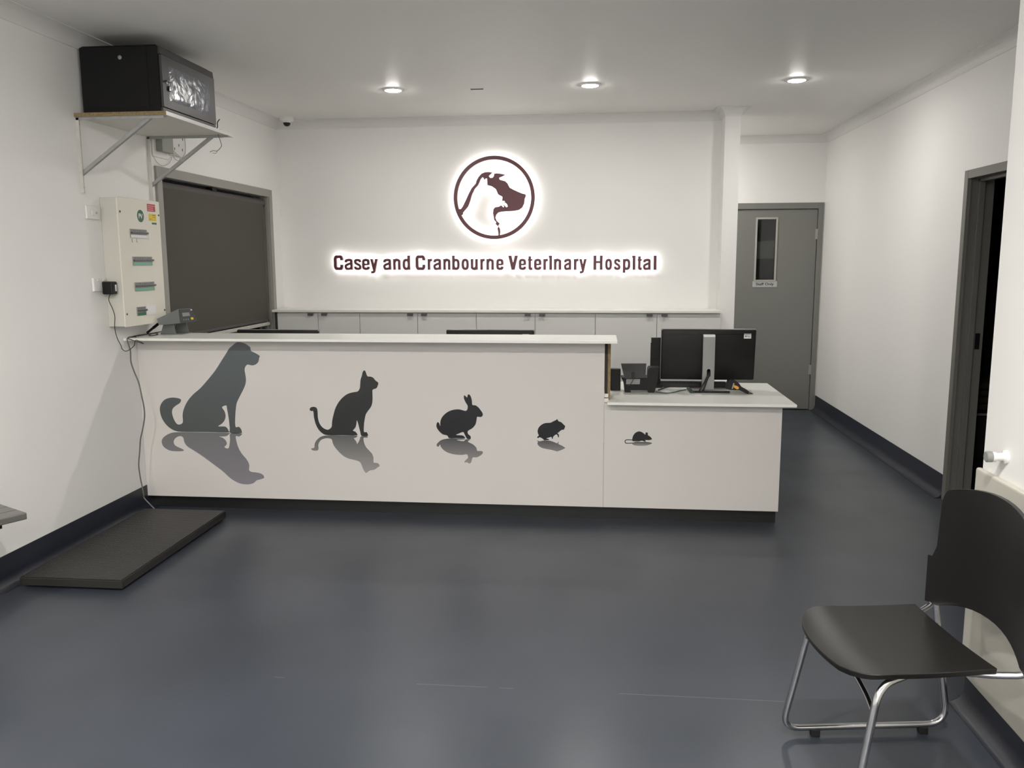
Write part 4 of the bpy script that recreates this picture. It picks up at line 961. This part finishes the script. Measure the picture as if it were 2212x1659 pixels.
def dp(x, y, Y=5.2): 
    p = at(1290 + x / 10.37, 720 + y / 10.37, 'y', Y); return (p.x, p.z)
# desk phone with tilted screen on a two-footed base
PYv = 5.14
ph = thing('desk_phone', 'black desk phone with tilted screen seen from behind, between counter end and monitor', 'telephone', (0.25, PYv + 0.06, ZW))
sc_ = [dp(535, 690, PYv), dp(1105, 690, PYv), dp(1085, 1000, PYv), dp(610, 1015, PYv)]
def tilt_fn(z0): return lambda u, v, d: (u, d + (v - z0) * 0.25, v)
mb = MB().prism(sc_, tilt_fn(sc_[2][1]), PYv + 0.0, PYv + 0.022)
bmesh.ops.recalc_face_normals(mb.bm, faces=mb.bm.faces)
mb.build('screen', M['black'], ph)
pl = [dp(775, 880, PYv), dp(845, 880, PYv), dp(840, 990, PYv), dp(775, 990, PYv)]
MB().prism(pl, tilt_fn(sc_[2][1]), PYv - 0.012, PYv + 0.002).build('plug', M['black_soft'], ph)
P = [dp(808, 990, PYv), dp(795, 1050, PYv), dp(740, 1130, PYv), dp(680, 1165, PYv)]
MB().tube(smooth_path([(x, PYv - 0.014 - 0.004 * k, z) for k, (x, z) in enumerate(P)], 5), 0.0024, 6).build('cord', M['cable'], ph, True)
bs = [dp(600, 1150, PYv), dp(1000, 1150, PYv), dp(1140, 1160, PYv), dp(1200, 1270, PYv), dp(1230, 1330, PYv), dp(1315, 1330, PYv), dp(1335, 1180, PYv), dp(1370, 960, PYv), dp(1400, 780, PYv), dp(1170, 785, PYv), dp(1145, 830, PYv), dp(1130, 1000, PYv), dp(560, 1000, PYv), dp(540, 1010, PYv), dp(580, 1080, PYv)]
bs = [(x, max(z, ZW)) for x, z in bs]
ft0, ft1 = dp(620, 1260, PYv)[0], dp(755, 1260, PYv)[0]
zz = dp(600, 1285, PYv)[1]
base = [(ft0, ZW), (ft1, ZW), (ft1, zz), (dp(1165, 0, PYv)[0], zz), (dp(1175, 0, PYv)[0], ZW), (dp(1315, 0, PYv)[0], ZW)] + [bs[6], bs[7], bs[8], bs[9], bs[10], bs[11], bs[12], bs[13], bs[14], bs[0]]
MB().prism(base, fnw, PYv + 0.02, PYv + 0.13).build('base', M['black_soft'], ph)
lb = [dp(655, 1035, PYv), dp(965, 1035, PYv), dp(955, 1150, PYv), dp(650, 1150, PYv)]
MB().prism(lb, fnw, PYv + 0.0185, PYv + 0.0198).build('rating_label', mat('pale_grey_label', C8(150, 150, 150), 0.5), ph)['label'] = 'pale grey printed rating label'
mb = MB()
for k in range(3):
    a = dp(675 + 6 * k, 1055 + 30 * k, PYv); c = dp(930 - 70 * (k % 2), 1064 + 30 * k, PYv)
    mb.box((a[0], PYv + 0.0178, min(a[1], c[1])), (c[0], PYv + 0.0184, max(a[1], c[1])))
mb.build('label_print', mat('label_lines', C8(104, 104, 104), 0.6), ph)
# tall black holder behind it
HY = 5.385
hp_ = [dp(1205, 100, HY), dp(1440, 100, HY), dp(1440, 780, HY), dp(1185, 775, HY)]
t = thing('document_holder', 'tall black document holder left of the whole-seen monitor, white clips at top', 'document holder', (0.36, HY + 0.03, ZW))
MB().prism([(hp_[0][0], hp_[0][1]), (hp_[1][0], hp_[1][1]), (hp_[1][0], ZW + 0.02), (hp_[3][0], ZW + 0.02)], fnw, HY, HY + 0.02).build('back', M['black_soft'], t)
MB().box((hp_[3][0] - 0.01, HY - 0.02, ZW), (hp_[1][0] + 0.01, HY + 0.07, ZW + 0.022), 0.003).build('foot', M['black'], t)
for k, yy in enumerate((400, 560, 750)):
    a = dp(1200, yy, HY); c = dp(1440, yy + 8, HY)
    MB().box((a[0], HY - 0.004, c[1]), (c[0], HY + 0.001, a[1])).build('rib', M['black'], t)
for k in range(3):
    a = dp(1188, 105 + 38 * k, HY); c = dp(1212, 128 + 38 * k, HY)
    MB().box((a[0], HY - 0.002, c[1]), (c[0], HY + 0.01, a[1])).build('clip', M['white_plastic'], t)
# small box-shaped device tucked beside the counter end
a = dp(292, 800, 5.25); c = dp(520, 1300, 5.25)
t = thing('card_terminal', 'black box-shaped device tucked against the raised counter end', 'terminal', ((a[0] + c[0]) / 2, 5.28, ZW))
MB().hexa([(0.085, 5.23, ZW), (c[0], 5.23, ZW), (c[0], 5.33, ZW), (0.085, 5.33, ZW), (0.085, 5.25, a[1]), (c[0], 5.25, a[1]), (c[0], 5.30, a[1]), (0.085, 5.30, a[1])], 0.004).build('body', M['black_soft'], t)
MB().box((0.09, 5.315, ZW + 0.06), (c[0] - 0.01, 5.325, a[1] - 0.03)).build('keypad', M['black_gloss'], t)
q = dp(480, 880, 5.24)
MB().box((q[0] - 0.006, 5.236, q[1] - 0.008), (q[0] + 0.006, 5.246, q[1] + 0.004)).build('port', M['black_gloss'], t)

# barcode scanner
SYc = 5.15
def sp(x, y, Y=SYc):
    p = at(1480 + x / 12.29, 780 + y / 12.29, 'y', Y); return (p.x, p.z)
t = thing('barcode_scanner', 'black handheld barcode scanner with amber trigger, lying right of the monitor foot', 'scanner', (0.87, SYc + 0.03, ZW))
sw0, sw1 = SYc - 0.002, SYc + 0.055
hd = [(1175, 495), (1260, 505), (1330, 530), (1400, 570), (1450, 615), (1490, 680), (1560, 725), (1640, 770), (1695, 810), (1690, 850), (1640, 862), (1560, 830), (1440, 775), (1340, 770), (1230, 765), (1100, 745), (1095, 720), (1120, 640), (1140, 560)]
hq = [(x, max(z, ZW + 0.0005)) for x, z in [sp(*q) for q in hd]]
MB().prism(closed2(hq, 2), fnw, sw0, sw1).build('body', M['black'], t, False)
tr = [sp(*q) for q in [(1295, 640), (1340, 645), (1410, 680), (1425, 715), (1400, 745), (1350, 735), (1290, 690)]]
MB().prism(closed2(tr, 3), fnw, sw0 - 0.004, sw0 + 0.001).build('trigger', M['orange'], t)['label'] = 'amber trigger'
fr = [sp(*q) for q in [(1275, 580), (1310, 590), (1265, 735), (1230, 735)]]
MB().prism(fr, fnw, sw0 - 0.003, sw0 + 0.001).build('grey_band', M['silver'], t)
P = [sp(*q) for q in [(1685, 830), (1740, 850), (1790, 890), (1780, 925), (1720, 900), (1650, 862)]]
MB().tube(smooth_path([(x, SYc + 0.02 - 0.006 * k, max(z, ZW + 0.0035)) for k, (x, z) in enumerate(P)], 5), 0.0028, 6).build('cord_loop', M['cable'], t, True)

mb = MB()
c0 = [at(1480 + x / 12.29, 780 + y / 12.29, 'z', ZW + 0.004) for x, y in [(40, 722), (290, 728), (245, 838), (130, 830)]]
o = mb.hexa([q - Vector((0, 0, 0.004)) for q in c0] + [q + Vector((0, 0, 0.004)) for q in c0]).build('folded_card', M['green_card'])
tag(o, 'dark green folded card on the lower desk, left of the monitor foot', 'card')
c0 = [at(1480 + x / 12.29, 780 + y / 12.29, 'z', ZW + 0.001) for x, y in [(180, 862), (430, 862), (425, 900), (250, 905)]]
o = MB().hexa([q - Vector((0, 0, 0.001)) for q in c0] + [q + Vector((0, 0, 0.001)) for q in c0]).build('paper_slip', M['sticker'])
tag(o, 'small white slip of paper in front of the dark green card', 'paper')
P = [(1310, 1320), (1440, 1330), (1560, 1340), (1700, 1325), (1840, 1290), (1985, 1262)]
o = MB().tube(smooth_path([at(1290 + a / 10.37, 720 + c / 10.37, 'z', ZW + 0.004) for a, c in P], 6), 0.003, 6).build('green_cable', M['cable_green'], None, True)
tag(o, 'thin green cable running along the lower desk from phone to green card', 'cable')
P = [(1370, 1270), (1430, 1245), (1550, 1205), (1640, 1190)]
o = MB().tube(smooth_path([at(1290 + a / 10.37, 720 + c / 10.37, 'z', ZW + 0.005) for a, c in P], 6), 0.004, 6).build('phone_cable', M['cable'], None, True)
tag(o, 'thick black cable curving from the phone base towards the monitor', 'cable')

# ================================================================== STAFF SIGN
t = thing('door_sign', 'small grey plate reading Staff Only on the grey corridor door', 'sign', (1.687, YD + 0.003, 1.262))
MB().box((1.566, YD + 0.0005, 1.262), (1.810, YD + 0.0038, 1.322)).build('plate', mat('pale_sign_plate', C8(186, 187, 184), 0.4), t)
mb = MB(); add_text(mb, 'Staff Only', lambda u, v, d: (u, d, v), 1.60, 1.778, 1.280, 0.036, YD - 0.0004, YD + 0.0005, 0.018)
mb.build('lettering', M['ink'], t)

# ================================================================== NEAR RIGHT WALL
o = MB().box((NX - 0.022, -1.0, 0.115), (NX - 0.0005, NY + 0.004, 0.846), 0.008, 3).build('wall_guard', M['bumper'])
tag(o, 'pale wall protection panel with rounded top, behind the black chair', 'wall panel')
t = thing('door_stop', 'white wall-mounted stop with grey metal end, above the pale wall panel', 'door stop', (NX - 0.02, 2.735, 0.9))
MB().lathe((NX - 0.0003, 2.735, 0.918), (-1, 0, 0), [(0.022, 0), (0.022, 0.008), (0.013, 0.012), (0.013, 0.03), (0.016, 0.034), (0.016, 0.046), (0, 0.046)], 24).build('base', M['white_plastic'], t, True)
MB().lathe((NX - 0.046, 2.735, 0.918), (-1, 0, 0), [(0.0175, 0), (0.0175, 0.016), (0.015, 0.018), (0, 0.018)], 24).build('end_cap', M['silver'], t, True)

# ---- things in the dark room beyond the open doorway
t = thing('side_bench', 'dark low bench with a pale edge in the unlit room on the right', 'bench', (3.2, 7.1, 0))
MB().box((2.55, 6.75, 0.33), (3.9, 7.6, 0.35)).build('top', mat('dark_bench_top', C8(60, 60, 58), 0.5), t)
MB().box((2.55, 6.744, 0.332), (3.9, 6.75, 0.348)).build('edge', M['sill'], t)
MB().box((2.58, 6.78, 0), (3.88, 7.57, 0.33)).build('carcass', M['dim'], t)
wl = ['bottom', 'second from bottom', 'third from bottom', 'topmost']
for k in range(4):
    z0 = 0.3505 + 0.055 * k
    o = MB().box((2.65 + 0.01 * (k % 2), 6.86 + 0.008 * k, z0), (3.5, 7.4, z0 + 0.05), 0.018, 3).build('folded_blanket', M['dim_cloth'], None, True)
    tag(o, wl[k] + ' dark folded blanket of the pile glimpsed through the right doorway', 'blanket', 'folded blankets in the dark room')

# ================================================================== SLATTED BENCH END (left edge)
A = Vector((-2.423, 3.239, 0)); u = Vector((-0.48, -0.877, 0)); u.normalize(); v = Vector((-u.y, u.x, 0)); 
if v.x > 0: v = -v
t = thing('slatted_bench', 'silver slatted bench end at the left edge of the view', 'bench', (A.x - 0.5, A.y - 0.5, 0))
ZB = 0.48; nsl = 4; sw_ = 0.078
for k in range(nsl):
    p0 = A + v * (k * (sw_ + 0.004)); p1 = p0 + u * 0.62; p2 = p1 + v * sw_; p3 = p0 + v * sw_
    pts = [(q.x, q.y, ZB - 0.03) for q in (p0, p1, p2, p3)] + [(q.x, q.y, ZB) for q in (p0, p1, p2, p3)]
    MB().hexa(pts, 0.004).build('slat', M['steel'], t)
for d in (0.09, 0.48):
    p0 = A + u * d + v * 0.03; p1 = p0 + u * 0.05; q0 = A + u * d + v * 0.30; q1 = q0 + u * 0.05
    MB().hexa([(q.x, q.y, ZB - 0.052) for q in (p0, p1, q1, q0)] + [(q.x, q.y, ZB - 0.03) for q in (p0, p1, q1, q0)]).build('cross_bar', M['black'], t)
for d in (0.2, 0.5):
    for e_ in (0.04, 0.26):
        p = A + u * d + v * e_
        MB().box((p.x - 0.018, p.y - 0.018, 0), (p.x + 0.018, p.y + 0.018, ZB - 0.03)).build('leg', M['black'], t)

# ================================================================== CHAIR
C0 = Vector((0.85, 2.395, 0)); cu = Vector((0.990, 0.139, 0)); cw = Vector((-0.139, 0.990, 0))
def L(a, b, z): return C0 + cu * a + cw * b + Vector((0, 0, z))
ch_ = thing('visitor_chair', 'black plastic visitor chair on a chrome sled frame, bottom right by the wall', 'chair', (C0.x, C0.y, 0))
# seat shell: rounded outline, rolled front
rows_ = []
na, nb_ = 22, 20
for i in range(na + 1):
    ta = i / na; a = -0.205 + 0.395 * ta
    hw = 0.228 - 0.014 * ta
    if a < -0.10:
        q = (-0.10 - a) / 0.105; hw = (0.228 - 0.004) * (1 - 0.42 * q ** 3.2)
    rw = []
    for j in range(nb_ + 1):
        b_ = -hw + 2 * hw * j / nb_
        z = 0.455 + 0.008 * (b_ / 0.22) ** 2 - 0.006 * math.sin(math.pi * ta)
        if a < -0.09: z -= 0.85 * (-0.09 - a) ** 1.75
        aa = a - (0.012 * (1 - (b_ / hw) ** 2) if a < -0.1 else 0) * ((-0.1 - a) / 0.105 if a < -0.1 else 0)
        rw.append((L(aa, b_, z), L(aa + (0.004 if i == 0 else 0), b_ * 0.985, z - 0.017)))
    rows_.append(rw)
so = MB().grid(rows_, 0).build('seat', M['seat'], ch_, True)
bv = so.modifiers.new('bevel', 'BEVEL'); bv.width = 0.005; bv.segments = 3; bv.limit_method = 'ANGLE'; bv.angle_limit = math.radians(50)
# backrest shell
bs_ = [-0.247, -0.240, -0.232, -0.225, -0.219, -0.214, -0.211, -0.209, -0.205, -0.198, -0.186, -0.172, -0.155, -0.13, -0.10, -0.07, -0.035, 0.0]
bs_ = bs_ + [-x for x in reversed(bs_[:-1])]
def zhi(b):
    k = abs(b)
    top = 0.872 - 0.034 * (k / 0.19) ** 2
    if k <= 0.186: return top
    if k <= 0.211: return top - 0.044 * ((k - 0.186) / 0.025) ** 3
    if k <= 0.219: return 0.779 - (k - 0.211) / 0.008 * 0.132
    if k <= 0.232: return 0.647 - (k - 0.219) / 0.013 * 0.035
    return 0.611
def zlo(b):
    k = abs(b)
    if k >= 0.205: return 0.458
    q = 1 - k / 0.205
    return 0.458 + 0.047 * (1 - (1 - q) ** 2.2)
rows_ = []
for i in range(15):
    rw = []
    for b_ in bs_:
        z = zlo(b_) + (zhi(b_) - zlo(b_)) * i / 14
        a = 0.238 + 0.052 * (1 - (b_ / 0.247) ** 2) - 0.01 * max(0, z - 0.62)
        rw.append((L(a, b_, z), L(a + 0.013, b_ * 0.998, z)))
    rows_.append(rw)
bo = MB().grid(rows_, 0).build('backrest', M['seat'], ch_, True)
bv = bo.modifiers.new('bevel', 'BEVEL'); bv.width = 0.004; bv.segments = 3; bv.limit_method = 'ANGLE'; bv.angle_limit = math.radians(50)
tr_ = 0.0105
for s_ in (1, -1):
    path = fillet([L(0.02, s_ * 0.15, 0.431), L(-0.132, s_ * 0.222, 0.427), L(-0.205, s_ * 0.25, 0.028), L(0.345, s_ * 0.25, 0.028), L(0.268, s_ * 0.238, 0.458)], [0, 0.055, 0.06, 0.075, 0], 8)
    MB().tube(path, tr_, 14).build('sled_frame', M['chrome'], ch_, True)
    path = fillet([L(0.02, s_ * 0.15, 0.433), L(0.19, s_ * 0.2, 0.436), L(0.262, s_ * 0.236, 0.452), L(0.268, s_ * 0.234, 0.614)], [0, 0.03, 0.03, 0], 6)
    MB().tube(path, 0.0095, 14).build('back_post', M['chrome'], ch_, True)
    for a in (-0.095, 0.264):
        c = L(a, s_ * 0.25, 0)
        MB().box((c.x - 0.014, c.y - 0.014, 0), (c.x + 0.014, c.y + 0.014, 0.026), 0.003).build('foot', M['rubber'], ch_)
path = smooth_path([L(-0.148, 0.230, 0.352), L(-0.135, 0.16, 0.366), L(-0.125, 0.07, 0.376), L(-0.122, 0.0, 0.378), L(-0.125, -0.07, 0.376), L(-0.135, -0.16, 0.366), L(-0.148, -0.230, 0.352)], 6)
MB().tube(path, 0.008, 12).build('front_brace', M['chrome'], ch_, True)
path = [L(0.04, 0.15, 0.431), L(0.04, -0.15, 0.431)]
MB().tube(path, 0.008, 12).build('cross_bar', M['chrome'], ch_, True)
